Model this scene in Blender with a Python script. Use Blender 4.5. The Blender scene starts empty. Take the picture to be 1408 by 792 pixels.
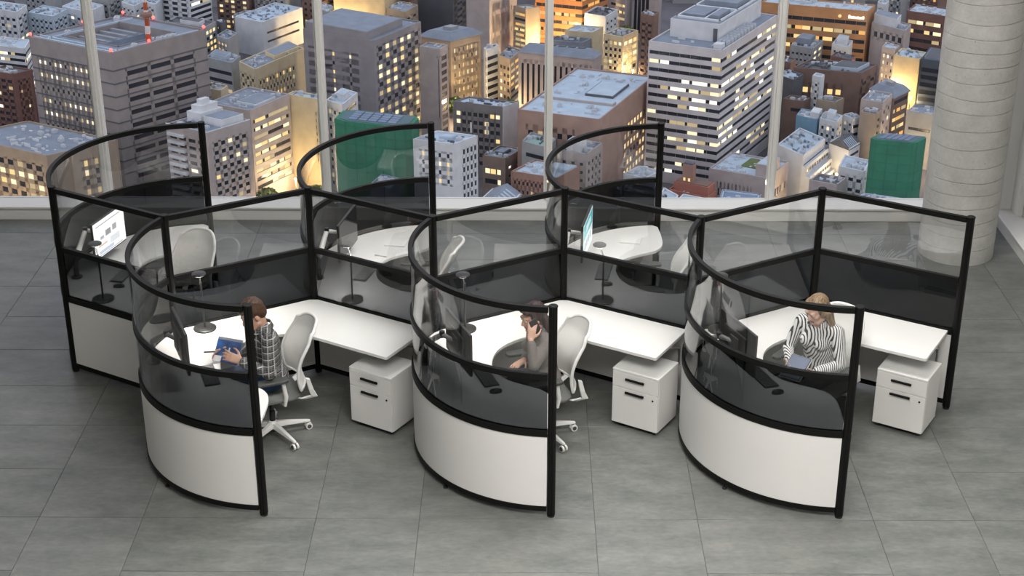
import bpy, bmesh, math, random
from math import sin, cos, pi, sqrt, radians
from mathutils import Vector, Matrix

SC = bpy.context.scene
COL = SC.collection

# ------------------------------------------------------------------ camera
cam_d = bpy.data.cameras.new('camera')
cam_d.sensor_width = 36.0
cam_d.lens = 2129.65 / 1408 * 36.0
cam_d.clip_end = 6000
cam = bpy.data.objects.new('camera', cam_d)
COL.objects.link(cam)
cam.location = (3.97559, -12.13804, 6.46159)
cam.rotation_euler = (pi / 2 - 0.434896, 0.0008, 0.00808)
SC.camera = cam

# ------------------------------------------------------------------ world, lights, exposure
world = bpy.data.worlds.new('dusk_sky')
SC.world = world
world.use_nodes = True
wn = world.node_tree.nodes
wl = world.node_tree.links
wn.clear()
w_out = wn.new('ShaderNodeOutputWorld')
w_bg = wn.new('ShaderNodeBackground')
w_tc = wn.new('ShaderNodeTexCoord')
w_sep = wn.new('ShaderNodeSeparateXYZ')
w_rmp = wn.new('ShaderNodeValToRGB')
w_rmp.color_ramp.elements[0].position = 0.0
w_rmp.color_ramp.elements[0].color = (0.80, 0.70, 0.62, 1)
w_rmp.color_ramp.elements[1].position = 0.55
w_rmp.color_ramp.elements[1].color = (0.66, 0.72, 0.87, 1)
wl.new(w_tc.outputs['Generated'], w_sep.inputs[0])
wl.new(w_sep.outputs['Z'], w_rmp.inputs[0])
wl.new(w_rmp.outputs[0], w_bg.inputs[0])
w_bg.inputs[1].default_value = 1.2
wl.new(w_bg.outputs[0], w_out.inputs[0])

def area(name, loc, size, size_y, power, color=(1, 0.97, 0.93), rot=(0, 0, 0), spread=180):
    d = bpy.data.lights.new(name, 'AREA')
    d.shape = 'RECTANGLE'
    d.size = size
    d.size_y = size_y
    d.energy = power
    d.color = color
    d.spread = radians(spread)
    o = bpy.data.objects.new(name, d)
    o.location = loc
    o.rotation_euler = rot
    COL.objects.link(o)
    return o
area('ceiling_light_panel_front', (4.9, -6.0, 5.9), 4.2, 1.6, 330, spread=125)
area('ceiling_light_panel_middle', (5.0, -0.6, 7.4), 4.6, 1.6, 390)
area('added_fill_light_rear', (4.9, -9.6, 7.8), 5.0, 1.6, 330)  # unseen soft light added to brighten the white front panels

SC.view_settings.view_transform = 'Standard'
SC.view_settings.look = 'None'
SC.view_settings.gamma = 1
SC.view_settings.use_curve_mapping = False
SC.view_settings.exposure = 0.1
SC.cycles.max_bounces = 8
SC.cycles.transparent_max_bounces = 40
SC.cycles.caustics_reflective = False
SC.cycles.caustics_refractive = False

# ------------------------------------------------------------------ materials
MATS = {}
def new_mat(name):
    m = bpy.data.materials.new(name)
    m.use_nodes = True
    nt = m.node_tree
    b = nt.nodes['Principled BSDF']
    return m, nt, b
def mat(name, col, rough=0.5, metal=0.0, var=0.0, scale=6.0, bump=0.0, bscale=40.0, spec=0.5):
    if name in MATS: return MATS[name]
    m, nt, b = new_mat(name)
    b.inputs['Base Color'].default_value = (*col, 1)
    b.inputs['Roughness'].default_value = rough
    b.inputs['Metallic'].default_value = metal
    b.inputs['Specular IOR Level'].default_value = spec
    if var > 0 or bump > 0:
        tc = nt.nodes.new('ShaderNodeTexCoord')
    if var > 0:
        n = nt.nodes.new('ShaderNodeTexNoise')
        n.inputs['Scale'].default_value = scale
        n.inputs['Detail'].default_value = 5
        r = nt.nodes.new('ShaderNodeMapRange')
        r.inputs[1].default_value = 0.3; r.inputs[2].default_value = 0.7
        r.inputs[3].default_value = 1 - var; r.inputs[4].default_value = 1 + var
        mx = nt.nodes.new('ShaderNodeVectorMath'); mx.operation = 'SCALE'
        mx.inputs[0].default_value = col
        nt.links.new(tc.outputs['Object'], n.inputs['Vector'])
        nt.links.new(n.outputs['Fac'], r.inputs[0])
        nt.links.new(r.outputs[0], mx.inputs['Scale'])
        nt.links.new(mx.outputs[0], b.inputs['Base Color'])
    if bump > 0:
        n2 = nt.nodes.new('ShaderNodeTexNoise')
        n2.inputs['Scale'].default_value = bscale
        n2.inputs['Detail'].default_value = 4
        bp = nt.nodes.new('ShaderNodeBump')
        bp.inputs['Strength'].default_value = bump
        bp.inputs['Distance'].default_value = 0.01
        nt.links.new(tc.outputs['Object'], n2.inputs['Vector'])
        nt.links.new(n2.outputs['Fac'], bp.inputs['Height'])
        nt.links.new(bp.outputs[0], b.inputs['Normal'])
    MATS[name] = m
    return m
def emit(name, col, s):
    if name in MATS: return MATS[name]
    m, nt, b = new_mat(name)
    b.inputs['Base Color'].default_value = (0.02, 0.02, 0.02, 1)
    b.inputs['Roughness'].default_value = 0.3
    b.inputs['Emission Color'].default_value = (*col, 1)
    b.inputs['Emission Strength'].default_value = s
    MATS[name] = m
    return m
def glass(name, tint, f0=0.05, power=4.0):
    """thin architectural pane: tinted straight transmission plus mirror reflection that grows towards grazing view"""
    m = bpy.data.materials.new(name)
    m.use_nodes = True
    nt = m.node_tree
    nt.nodes.clear()
    o = nt.nodes.new('ShaderNodeOutputMaterial')
    t = nt.nodes.new('ShaderNodeBsdfTransparent'); t.inputs[0].default_value = (*tint, 1)
    g = nt.nodes.new('ShaderNodeBsdfGlossy'); g.inputs['Roughness'].default_value = 0.0
    lw = nt.nodes.new('ShaderNodeLayerWeight'); lw.inputs[0].default_value = 0.5
    p = nt.nodes.new('ShaderNodeMath'); p.operation = 'POWER'; p.inputs[1].default_value = power
    a = nt.nodes.new('ShaderNodeMath'); a.operation = 'MULTIPLY_ADD'; a.inputs[1].default_value = 1 - f0; a.inputs[2].default_value = f0
    mx = nt.nodes.new('ShaderNodeMixShader')
    nt.links.new(lw.outputs['Facing'], p.inputs[0])
    nt.links.new(p.outputs[0], a.inputs[0])
    nt.links.new(a.outputs[0], mx.inputs[0])
    nt.links.new(t.outputs[0], mx.inputs[1])
    nt.links.new(g.outputs[0], mx.inputs[2])
    nt.links.new(mx.outputs[0], o.inputs[0])
    MATS[name] = m
    return m

M_white = mat('white_laminate', (0.80, 0.80, 0.785), 0.38, var=0.01, scale=3)
M_panel = mat('white_panel_board', (0.76, 0.75, 0.735), 0.45, var=0.012, scale=3)
M_black = mat('black_powder_coat', (0.006, 0.006, 0.0058), 0.5, bump=0.05, bscale=900, spec=0.18)
M_blackp = mat('black_plastic', (0.02, 0.02, 0.021), 0.38)
M_dgrey = mat('dark_grey_plastic', (0.06, 0.062, 0.06), 0.5)
M_grey = mat('grey_fabric', (0.14, 0.145, 0.14), 0.9, var=0.12, scale=300, bump=0.2, bscale=700)
M_whitep = mat('white_plastic', (0.78, 0.78, 0.76), 0.32)
M_mesh = mat('white_chair_mesh', (0.78, 0.78, 0.75), 0.7, var=0.08, scale=420, bump=0.25, bscale=600)
M_chrome = mat('brushed_steel', (0.55, 0.55, 0.54), 0.28, 1.0)
M_alu = mat('satin_aluminium', (0.62, 0.62, 0.61), 0.38, 0.85)
M_rubber = mat('black_rubber', (0.012, 0.012, 0.012), 0.8)
M_trim = mat('white_painted_trim', (0.76, 0.755, 0.73), 0.5)
M_wall = mat('pale_wall_paint', (0.58, 0.57, 0.55), 0.6, var=0.03, scale=1.2)
M_ceil = mat('ceiling_paint', (0.7, 0.7, 0.68), 0.8)
M_clear = glass('clear_glass', (0.980, 0.982, 0.980), 0.08, 3.2)
M_smoke = glass('smoked_glass', (0.262, 0.27, 0.278), 0.022, 3.6)
M_wind = glass('window_glass', (0.97, 0.972, 0.97), 0.012, 4.0)

def nd(nt, typ, **kw):
    n = nt.nodes.new(typ)
    for k, v in kw.items(): setattr(n, k, v)
    return n
def math_n(nt, op, a, b=None, c=None):
    n = nd(nt, 'ShaderNodeMath', operation=op)
    for i, x in enumerate((a, b, c)):
        if x is None: continue
        if isinstance(x, (int, float)): n.inputs[i].default_value = x
        else: nt.links.new(x, n.inputs[i])
    return n.outputs[0]

def concrete_tile_mat():
    m, nt, b = new_mat('grey_concrete_tile')
    tc = nd(nt, 'ShaderNodeTexCoord')
    oi = nd(nt, 'ShaderNodeObjectInfo')
    mp = nd(nt, 'ShaderNodeMapping'); mp.inputs['Scale'].default_value = (1.5, 3.4, 1)
    nt.links.new(tc.outputs['Object'], mp.inputs[0])
    ofs = nd(nt, 'ShaderNodeVectorMath', operation='ADD')
    cmb = nd(nt, 'ShaderNodeCombineXYZ')
    nt.links.new(math_n(nt, 'MULTIPLY', oi.outputs['Random'], 40.0), cmb.inputs[0])
    nt.links.new(math_n(nt, 'MULTIPLY', oi.outputs['Random'], 17.0), cmb.inputs[1])
    nt.links.new(mp.outputs[0], ofs.inputs[0]); nt.links.new(cmb.outputs[0], ofs.inputs[1])
    n1 = nd(nt, 'ShaderNodeTexNoise'); n1.inputs['Scale'].default_value = 1.5; n1.inputs['Detail'].default_value = 9; n1.inputs['Roughness'].default_value = 0.62
    n2 = nd(nt, 'ShaderNodeTexNoise'); n2.inputs['Scale'].default_value = 9; n2.inputs['Detail'].default_value = 6; n2.inputs['Roughness'].default_value = 0.7
    nt.links.new(ofs.outputs[0], n1.inputs['Vector']); nt.links.new(ofs.outputs[0], n2.inputs['Vector'])
    rp = nd(nt, 'ShaderNodeValToRGB')
    e = rp.color_ramp.elements
    e[0].position = 0.33; e[0].color = (0.088, 0.097, 0.090, 1)
    e[1].position = 0.67; e[1].color = (0.205, 0.211, 0.199, 1)
    mixv = math_n(nt, 'ADD', math_n(nt, 'MULTIPLY', n1.outputs['Fac'], 0.58), math_n(nt, 'MULTIPLY', n2.outputs['Fac'], 0.42))
    tone = math_n(nt, 'ADD', mixv, math_n(nt, 'MULTIPLY_ADD', oi.outputs['Random'], 0.05, -0.025))
    nt.links.new(tone, rp.inputs[0])
    nt.links.new(rp.outputs[0], b.inputs['Base Color'])
    b.inputs['Roughness'].default_value = 0.42
    rr = nd(nt, 'ShaderNodeMapRange'); rr.inputs[3].default_value = 0.34; rr.inputs[4].default_value = 0.56
    nt.links.new(n2.outputs['Fac'], rr.inputs[0]); nt.links.new(rr.outputs[0], b.inputs['Roughness'])
    bp = nd(nt, 'ShaderNodeBump'); bp.inputs['Strength'].default_value = 0.12; bp.inputs['Distance'].default_value = 0.004
    nt.links.new(n2.outputs['Fac'], bp.inputs['Height']); nt.links.new(bp.outputs[0], b.inputs['Normal'])
    return m
M_tile = concrete_tile_mat()
M_grout = mat('dark_grout', (0.10, 0.10, 0.096), 0.9)

def column_mat():
    m, nt, b = new_mat('board_cast_concrete')
    tc = nd(nt, 'ShaderNodeTexCoord')
    n1 = nd(nt, 'ShaderNodeTexNoise'); n1.inputs['Scale'].default_value = 3.2; n1.inputs['Detail'].default_value = 10; n1.inputs['Roughness'].default_value = 0.65
    n2 = nd(nt, 'ShaderNodeTexNoise'); n2.inputs['Scale'].default_value = 34; n2.inputs['Detail'].default_value = 5
    v = nd(nt, 'ShaderNodeTexVoronoi'); v.inputs['Scale'].default_value = 22
    for n in (n1, n2, v): nt.links.new(tc.outputs['Object'], n.inputs['Vector'])
    rp = nd(nt, 'ShaderNodeValToRGB'); e = rp.color_ramp.elements
    e[0].position = 0.3; e[0].color = (0.40, 0.395, 0.375, 1); e[1].position = 0.7; e[1].color = (0.62, 0.615, 0.59, 1)
    nt.links.new(math_n(nt, 'ADD', math_n(nt, 'MULTIPLY', n1.outputs['Fac'], 0.75), math_n(nt, 'MULTIPLY', n2.outputs['Fac'], 0.25)), rp.inputs[0])
    pit = math_n(nt, 'GREATER_THAN', n2.outputs['Fac'], 0.70)
    mx = nd(nt, 'ShaderNodeMixRGB'); mx.inputs[2].default_value = (0.22, 0.215, 0.2, 1)
    nt.links.new(math_n(nt, 'MULTIPLY', pit, 0.6), mx.inputs[0]); nt.links.new(rp.outputs[0], mx.inputs[1])
    nt.links.new(mx.outputs[0], b.inputs['Base Color'])
    b.inputs['Roughness'].default_value = 0.8
    bp = nd(nt, 'ShaderNodeBump'); bp.inputs['Strength'].default_value = 0.35; bp.inputs['Distance'].default_value = 0.012
    nt.links.new(n2.outputs['Fac'], bp.inputs['Height']); nt.links.new(bp.outputs[0], b.inputs['Normal'])
    return m

# ------------------------------------------------------------------ mesh helpers
class MB:
    def __init__(s): s.v = []; s.f = []
    def add(s, vs, fs):
        k = len(s.v); s.v += [tuple(x) for x in vs]; s.f += [tuple(k + i for i in f) for f in fs]; return s
    def box(s, x0, x1, y0, y1, z0, z1):
        return s.add([(x0, y0, z0), (x1, y0, z0), (x1, y1, z0), (x0, y1, z0), (x0, y0, z1), (x1, y0, z1), (x1, y1, z1), (x0, y1, z1)],
                     [(0, 3, 2, 1), (4, 5, 6, 7), (0, 1, 5, 4), (1, 2, 6, 5), (2, 3, 7, 6), (3, 0, 4, 7)])
    def obox(s, o, a, b, c):
        """parallelepiped with corner o and edge vectors a, b, c"""
        o, a, b, c = Vector(o), Vector(a), Vector(b), Vector(c)
        if a.cross(b).dot(c) < 0: a, b = b, a
        return s.add([o, o + a, o + a + b, o + b, o + c, o + a + c, o + a + b + c, o + b + c],
                     [(0, 3, 2, 1), (4, 5, 6, 7), (0, 1, 5, 4), (1, 2, 6, 5), (2, 3, 7, 6), (3, 0, 4, 7)])
    def prism(s, poly, z0, z1):
        n = len(poly)
        ar = sum(poly[i][0] * poly[(i + 1) % n][1] - poly[(i + 1) % n][0] * poly[i][1] for i in range(n))
        if ar < 0: poly = poly[::-1]
        vs = [(p[0], p[1], z0) for p in poly] + [(p[0], p[1], z1) for p in poly]
        fs = [tuple(range(n - 1, -1, -1)), tuple(range(n, 2 * n))] + [(i, (i + 1) % n, n + (i + 1) % n, n + i) for i in range(n)]
        return s.add(vs, fs)
    def tube(s, path, r, seg=10):
        path = [Vector(p) for p in path]; n = len(path)
        rs = r if isinstance(r, (list, tuple)) else [r] * n
        vs = []; ref = None
        for i, p in enumerate(path):
            t = (path[min(i + 1, n - 1)] - path[max(i - 1, 0)]).normalized()
            if ref is None: ref = Vector((0, 0, 1)) if abs(t.z) < 0.9 else Vector((1, 0, 0))
            a = (ref - t * ref.dot(t)).normalized(); ref = a
            b = t.cross(a)
            for k in range(seg):
                an = 2 * pi * k / seg
                vs.append(p + (a * cos(an) + b * sin(an)) * rs[i])
        fs = [(i * seg + k, i * seg + (k + 1) % seg, (i + 1) * seg + (k + 1) % seg, (i + 1) * seg + k) for i in range(n - 1) for k in range(seg)]
        fs += [tuple(range(seg - 1, -1, -1)), tuple((n - 1) * seg + k for k in range(seg))]
        return s.add(vs, fs)
    def ribbon(s, path, w, z0, z1):
        """upright strip of thickness w that follows a plan path"""
        path = [Vector((p[0], p[1])) for p in path]; n = len(path); vs = []
        for i, p in enumerate(path):
            t = (path[min(i + 1, n - 1)] - path[max(i - 1, 0)]).normalized()
            q = Vector((-t.y, t.x)) * w / 2
            vs += [(p.x - q.x, p.y - q.y, z0), (p.x + q.x, p.y + q.y, z0), (p.x + q.x, p.y + q.y, z1), (p.x - q.x, p.y - q.y, z1)]
        fs = [(i * 4 + k, (i + 1) * 4 + k, (i + 1) * 4 + (k + 1) % 4, i * 4 + (k + 1) % 4) for i in range(n - 1) for k in range(4)]
        fs += [(0, 1, 2, 3), (4 * n - 1, 4 * n - 2, 4 * n - 3, 4 * n - 4)]
        return s.add(vs, fs)
    def lathe(s, prof, c=(0, 0, 0), seg=24):
        vs = []; n = len(prof)
        for r, z in prof:
            for k in range(seg):
                a = 2 * pi * k / seg
                vs.append((c[0] + r * cos(a), c[1] + r * sin(a), c[2] + z))
        fs = [(i * seg + k, i * seg + (k + 1) % seg, (i + 1) * seg + (k + 1) % seg, (i + 1) * seg + k) for i in range(n - 1) for k in range(seg)]
        fs += [tuple(range(seg - 1, -1, -1)), tuple((n - 1) * seg + k for k in range(seg))]
        return s.add(vs, fs)
    def ell(s, c, r, seg=14, rings=9, rot=None):
        vs = []; R = rot or Matrix.Identity(3); c = Vector(c)
        for j in range(1, rings):
            th = pi * j / rings
            for k in range(seg):
                a = 2 * pi * k / seg
                vs.append(c + R @ Vector((r[0] * sin(th) * cos(a), r[1] * sin(th) * sin(a), r[2] * cos(th))))
        top = len(vs); vs.append(c + R @ Vector((0, 0, r[2]))); vs.append(c + R @ Vector((0, 0, -r[2])))
        fs = [(j * seg + k, (j + 1) * seg + k, (j + 1) * seg + (k + 1) % seg, j * seg + (k + 1) % seg) for j in range(rings - 2) for k in range(seg)]
        fs += [(top, k, (k + 1) % seg) for k in range(seg)]
        b = (rings - 2) * seg
        fs += [(top + 1, b + (k + 1) % seg, b + k) for k in range(seg)]
        return s.add(vs, fs)
    def cap(s, p, q, r1, r2=None, seg=12):
        """tapered capsule"""
        r2 = r1 if r2 is None else r2
        p, q = Vector(p), Vector(q); t = (q - p).normalized()
        pts = []; rs = []
        for k in range(1, 5):
            a = pi / 2 * k / 4
            pts.append(p - t * r1 * cos(a)); rs.append(r1 * sin(a))
        for k in range(0, 4):
            a = pi / 2 * k / 4
            pts.append(q + t * r2 * sin(a)); rs.append(r2 * cos(a))
        return s.tube(pts, rs, seg)
    def build(s, name, m, parent=None, smooth=False, bevel=0.0, bseg=2, loc=None, kind=None, flat_angle=None):
        me = bpy.data.meshes.new(name)
        me.from_pydata(s.v, [], s.f)
        me.materials.append(m)
        if smooth: me.polygons.foreach_set('use_smooth', [True] * len(me.polygons))
        me.update()
        if smooth:
            try: me.set_sharp_from_angle(angle=radians(flat_angle or 40))
            except Exception: pass
        o = bpy.data.objects.new(name, me)
        COL.objects.link(o)
        if parent is not None: o.parent = parent
        if loc is not None: o.location = loc
        if bevel > 0:
            b = o.modifiers.new('bevel', 'BEVEL'); b.width = bevel; b.segments = bseg; b.limit_method = 'ANGLE'; b.angle_limit = radians(40)
        if kind: o['kind'] = kind
        return o

def tag(o, label=None, cat=None, group=None, kind=None):
    if label: o['label'] = label
    if cat: o['category'] = cat
    if group: o['group'] = group
    if kind: o['kind'] = kind
    return o
def thing(name, label, cat, loc=(0, 0, 0), rz=0.0, group=None):
    o = bpy.data.objects.new(name, None)
    o.empty_display_size = 0.1
    COL.objects.link(o)
    o.location = loc; o.rotation_euler = (0, 0, rz)
    return tag(o, label, cat, group)
def copy_tree(o, parent=None):
    c = o.copy(); COL.objects.link(c)
    if parent is not None: c.parent = parent
    for ch in list(o.children): copy_tree(ch, c)
    return c
def struct(o): o['kind'] = 'structure'; return o
def rotv(v, a): return (v[0] * cos(a) - v[1] * sin(a), v[0] * sin(a) + v[1] * cos(a))
def catmull(pts, n):
    P = [Vector(p) for p in pts]
    P = [2 * P[0] - P[1]] + P + [2 * P[-1] - P[-2]]
    out = []
    for i in range(1, len(P) - 2):
        for k in range(n):
            t = k / n
            a, b, c, d = P[i - 1], P[i], P[i + 1], P[i + 2]
            out.append(0.5 * ((2 * b) + (c - a) * t + (2 * a - 5 * b + 4 * c - d) * t * t + (3 * b - a - 3 * c + d) * t ** 3))
    out.append(P[-2])
    return out

# ================================================================== ROOM SHELL
fl = MB().box(-4.6, 9.34, -13.6, 3.78, -0.12, -0.006).build('floor', M_grout); struct(fl)
XJ = [-3.82, -3.08, -1.74, -0.96, 0.339, 1.119, 2.42, 3.197, 4.51, 5.28, 6.595, 7.35, 8.68, 9.10]
tile_cache = {}
def tile(x0, x1, y0, y1):
    w, d = round(x1 - x0 - 0.004, 4), round(y1 - y0 - 0.004, 4)
    if (w, d) not in tile_cache:
        mb = MB(); e = 0.003
        mb.add([(-w / 2, -d / 2, -0.006), (w / 2, -d / 2, -0.006), (w / 2, d / 2, -0.006), (-w / 2, d / 2, -0.006),
                (-w / 2, -d / 2, -0.0015), (w / 2, -d / 2, -0.0015), (w / 2, d / 2, -0.0015), (-w / 2, d / 2, -0.0015),
                (-w / 2 + e, -d / 2 + e, 0), (w / 2 - e, -d / 2 + e, 0), (w / 2 - e, d / 2 - e, 0), (-w / 2 + e, d / 2 - e, 0)],
               [(0, 1, 5, 4), (1, 2, 6, 5), (2, 3, 7, 6), (3, 0, 4, 7), (4, 5, 9, 8), (5, 6, 10, 9), (6, 7, 11, 10), (7, 4, 8, 11), (8, 9, 10, 11)])
        o = mb.build('tile', M_tile, fl); tile_cache[(w, d)] = o.data
    else:
        o = bpy.data.objects.new('tile', tile_cache[(w, d)]); COL.objects.link(o); o.parent = fl
    o.location = ((x0 + x1) / 2, (y0 + y1) / 2, 0)
for i in range(len(XJ) - 1):
    wide = XJ[i + 1] - XJ[i] > 1.0
    ys = [-5.1, -3.70, -3.02, -2.335, -1.65, -0.96, -0.28, 0.41, 1.09, 1.78, 2.46, 3.15, 3.52] if wide else [-5.1, -3.70, -2.335, -0.96, 0.41, 1.78, 3.15, 3.52]
    for j in range(len(ys) - 1): tile(XJ[i], XJ[i + 1], ys[j], ys[j + 1])

# window wall at the back: sill, mullions, glass
s_ = MB().box(-4.6, 9.09, 3.525, 3.84, -0.006, 0.125).box(-4.6, 9.09, 3.51, 3.84, 0.125, 0.150).build('trim_1', M_trim, bevel=0.006); struct(s_)
MX = [-3.04, -0.62, 1.80, 4.235, 6.68]
for x in MX:
    o = MB().box(x - 0.045, x + 0.045, 3.74, 3.86, 0.15, 8.6).box(x - 0.022, x + 0.022, 3.70, 3.74, 0.15, 8.6).build('trim_2', M_trim, bevel=0.004); struct(o)
edges = [-4.6] + MX + [9.12]
for k in range(len(edges) - 1):
    a, b = edges[k], edges[k + 1]
    o = MB().box(a + 0.05, b - 0.05, 3.79, 3.802, 0.15, 8.6).build('window_%d' % (k + 1), M_wind); struct(o)
# right wall: sill ledge, pale wall, corner pilaster, second pilaster
o = MB().box(9.32, 9.5, -13.6, 3.9, -0.12, 8.6).build('wall_right', M_wall); struct(o)
o = MB().box(9.09, 9.32, -5.2, 3.52, -0.006, 0.125).box(9.075, 9.32, -5.2, 3.52, 0.125, 0.150).build('baseboard_right', M_trim, bevel=0.006); struct(o)
o = MB().box(9.12, 9.32, 3.52, 3.9, 0.0, 8.6).box(9.26, 9.32, 3.30, 3.52, 0.15, 8.6).build('trim_3', M_trim, bevel=0.004); struct(o)
o = MB().box(-4.8, 9.5, -13.8, 3.9, 8.6, 8.8).build('ceiling', M_ceil); struct(o)
o = MB().box(-4.8, -4.6, -13.6, 3.9, -0.12, 8.6).build('wall_left', M_wall); struct(o)
o = MB().box(-4.8, 9.5, -13.8, -13.6, -0.12, 8.6).build('wall_front', M_wall); struct(o)

# board-marked round concrete column
CX, CY, CR = 8.47, 2.71, 0.38
colm = MB()
prof = [(CR, 0.0)]
random.seed(4)
z = 0.17; rings = []
while z < 8.5:
    rings.append(z); z += 0.135 + random.random() * 0.06
for zz in rings:
    q_ = random.uniform(-.0015, .0015)
    prof += [(CR + q_, zz - 0.03), (CR + q_, zz - 0.005), (CR - 0.009, zz), (CR + q_ + .0015, zz + 0.004), (CR + q_ + .0015, zz + 0.03)]
prof += [(CR, 8.6)]
seg = 72; vs = []; fs = []
tilt = 0.045
for (r, zz) in prof:
    for k in range(seg):
        a = 2 * pi * k / seg
        dz = 0 if zz in (0.0, 8.6) else tilt * r * cos(a - 0.6) + 0.006 * sin(3 * a + zz * 9)
        vs.append((r * cos(a), r * sin(a), zz + dz))
n = len(prof)
fs = [(i * seg + k, i * seg + (k + 1) % seg, (i + 1) * seg + (k + 1) % seg, (i + 1) * seg + k) for i in range(n - 1) for k in range(seg)]
o = colm.add(vs, fs).build('concrete_column', column_mat(), smooth=True, loc=(CX, CY, 0), flat_angle=35)
tag(o, 'thick round grey concrete column with ring-shaped board marks by the window corner', 'column', kind='structure')

# ================================================================== WORKSTATION SCREENS
T = 2.15886
BX, BY = 1.0794, -0.6250
L = sqrt(BX * BX + BY * BY)
DH = 0.73
FX, FY = 0.945, -1.669          # front end post, relative to B
RX, RY = 0.9415, 1.674          # back end post, relative to A
POST_R = 0.032
HP = 1.755

def make_post(label, x, y):
    t = thing('partition_post', label, 'post', (x, y, 0), 0, 'black posts of the office partition screens')
    mb = MB(); prof = []
    n = 24; poly = []
    for k in range(n):
        a = 2 * pi * k / n
        r = POST_R if k % 6 else POST_R - 0.006       # extruded post with four slots
        poly.append((r * cos(a), r * sin(a)))
    mb.prism(poly, 0.02, HP - 0.012)
    mb.build('shaft', M_black, t)
    MB().lathe([(0.0345, HP - 0.012), (0.0345, HP - 0.003), (0.030, HP)], seg=20).build('cap', M_black, t)
    MB().lathe([(0.028, 0.0), (0.028, 0.012), (0.012, 0.014), (0.012, 0.022)], seg=16).build('glide', M_rubber, t)
    return t

POSTS = []
lab_A = ['black screen post at the far left end of the row',
         'black spine post behind the man, at the bend of his white desk',
         'black spine post rising behind the woman on the phone',
         'black spine post behind the woman in stripes, beside the last straight glass']
lab_B = ['black spine post where the man\'s curved screen starts',
         'black spine post where the curved screen of the woman on the phone starts',
         'black spine post where the curved screen of the woman in stripes starts',
         'black end post at the right end of the row, beside the pedestal']
lab_F = ['black front end post standing in front of the man', 'black front end post standing in front of the woman on the phone',
         'black front end post standing in front of the woman in the striped blouse']
lab_R = ['black back end post of the left curved screen by the window', 'black back end post of the middle curved screen by the window',
         'black back end post of the right curved screen by the window']
for i in range(4):
    make_post(lab_A[i], i * T, 0)
    make_post(lab_B[i], i * T + BX, BY)
for i in range(3):
    make_post(lab_F[i], i * T + BX + FX, BY + FY)
    make_post(lab_R[i], i * T + RX, RY)

def screen_parts(t, path, straight):
    def strip(name, w, z0, z1, m):
        return MB().ribbon(path, w, z0, z1).build(name, m, t, smooth=not straight, flat_angle=50)
    strip('top_rail', 0.034, 1.700, 1.745, M_black)
    strip('middle_rail', 0.034, 1.163, 1.208, M_black)
    strip('desk_rail', 0.034, 0.690, 0.742, M_black)
    strip('bottom_rail', 0.034, 0.048, 0.090, M_black)
    strip('clear_glass_pane', 0.006, 1.208, 1.700, M_clear)['label'] = 'clear upper glass pane'
    strip('smoked_glass_pane', 0.006, 0.742, 1.163, M_smoke)['label'] = 'dark smoked glass pane'
    strip('lower_panel', 0.022, 0.090, 0.690, M_panel)['label'] = 'white solid lower panel'

STR = None
def straight(label, x, y, ang):
    global STR
    if STR is None:
        t = thing('straight_screen', label, 'partition', (x, y, 0), ang, 'straight glass screens of the zigzag spine')
        g = POST_R + 0.001
        screen_parts(t, [(g, 0), (L - g, 0)], True)
        STR = t
    else:
        t = copy_tree(STR); t.location = (x, y, 0); t.rotation_euler = (0, 0, ang); t['label'] = label
    return t
ang = math.atan2(-BY, BX)
labs_d = ['straight glass screen over a white panel at the far left end of the row',
          'straight glass screen behind the man\'s return desk, in front of the middle back bay',
          'straight glass screen behind the return desk of the woman on the phone',
          'straight glass screen at the right end, behind the desk with nothing beyond it']
labs_u = ['straight glass screen at the back of the man\'s corner desk, chair visible behind it',
          'straight glass screen behind the corner desk of the woman on the phone',
          'straight glass screen behind the corner desk of the woman in stripes']
for i in range(4): straight(labs_d[i], i * T, 0, -ang)
for i in range(3): straight(labs_u[i], i * T + BX, BY, math.atan2(-BY, T - BX))

def arc_path(ex, ey, inset=0.0, a_trim=0.034, n=40):
    """plan arc, radius 1.127, from (0,0) to (ex,ey); centre on the user's side"""
    R = 1.127
    mx, my = ex / 2, ey / 2
    h = sqrt(mx * mx + my * my); d = sqrt(R * R - h * h)
    px, py = (-ey / (2 * h), ex / (2 * h))
    if px < 0: px, py = -px, -py
    cx, cy = mx + px * d, my + py * d
    a0 = math.atan2(-cy, -cx); a1 = math.atan2(ey - cy, ex - cx)
    if ey < 0:
        while a1 < a0: a1 += 2 * pi
    else:
        while a1 > a0: a1 -= 2 * pi
    s = 1 if a1 > a0 else -1
    a0 += s * a_trim / R; a1 -= s * a_trim / R
    r = R - inset
    return [(cx + r * cos(a0 + (a1 - a0) * k / n), cy + r * sin(a0 + (a1 - a0) * k / n)) for k in range(n + 1)]

def curved(label, x, y, ex, ey):
    t = thing('curved_screen', label, 'partition', (x, y, 0), 0, 'curved glass screens round the desks')
    p = arc_path(ex, ey)
    screen_parts(t, p, False)
    for k in (24,):
        MB().lathe([(0.018, 0.0), (0.018, 0.012), (0.006, 0.014), (0.006, 0.05)], c=(p[k][0], p[k][1], 0), seg=12).build('levelling_foot', M_rubber, t)
    return t
front_screens = []
for i, lb in enumerate(['curved glass screen over a white front panel round the man\'s desk, front left',
                        'curved glass screen over a white front panel round the woman on the phone, front middle',
                        'curved glass screen over a white front panel round the woman in stripes, front right']):
    if i == 0: t = curved(lb, BX, BY, FX, FY); f0 = t
    else: t = copy_tree(f0); t.location.x += i * T; t['label'] = lb
for i, lb in enumerate(['curved glass screen by the window round the left back desk with the lit white monitor',
                        'curved glass screen by the window round the middle back desk, green building behind it',
                        'curved glass screen by the window round the right back desk']):
    if i == 0: t = curved(lb, 0, 0, RX, RY); r0 = t
    else: t = copy_tree(r0); t.location.x += i * T; t['label'] = lb

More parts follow.
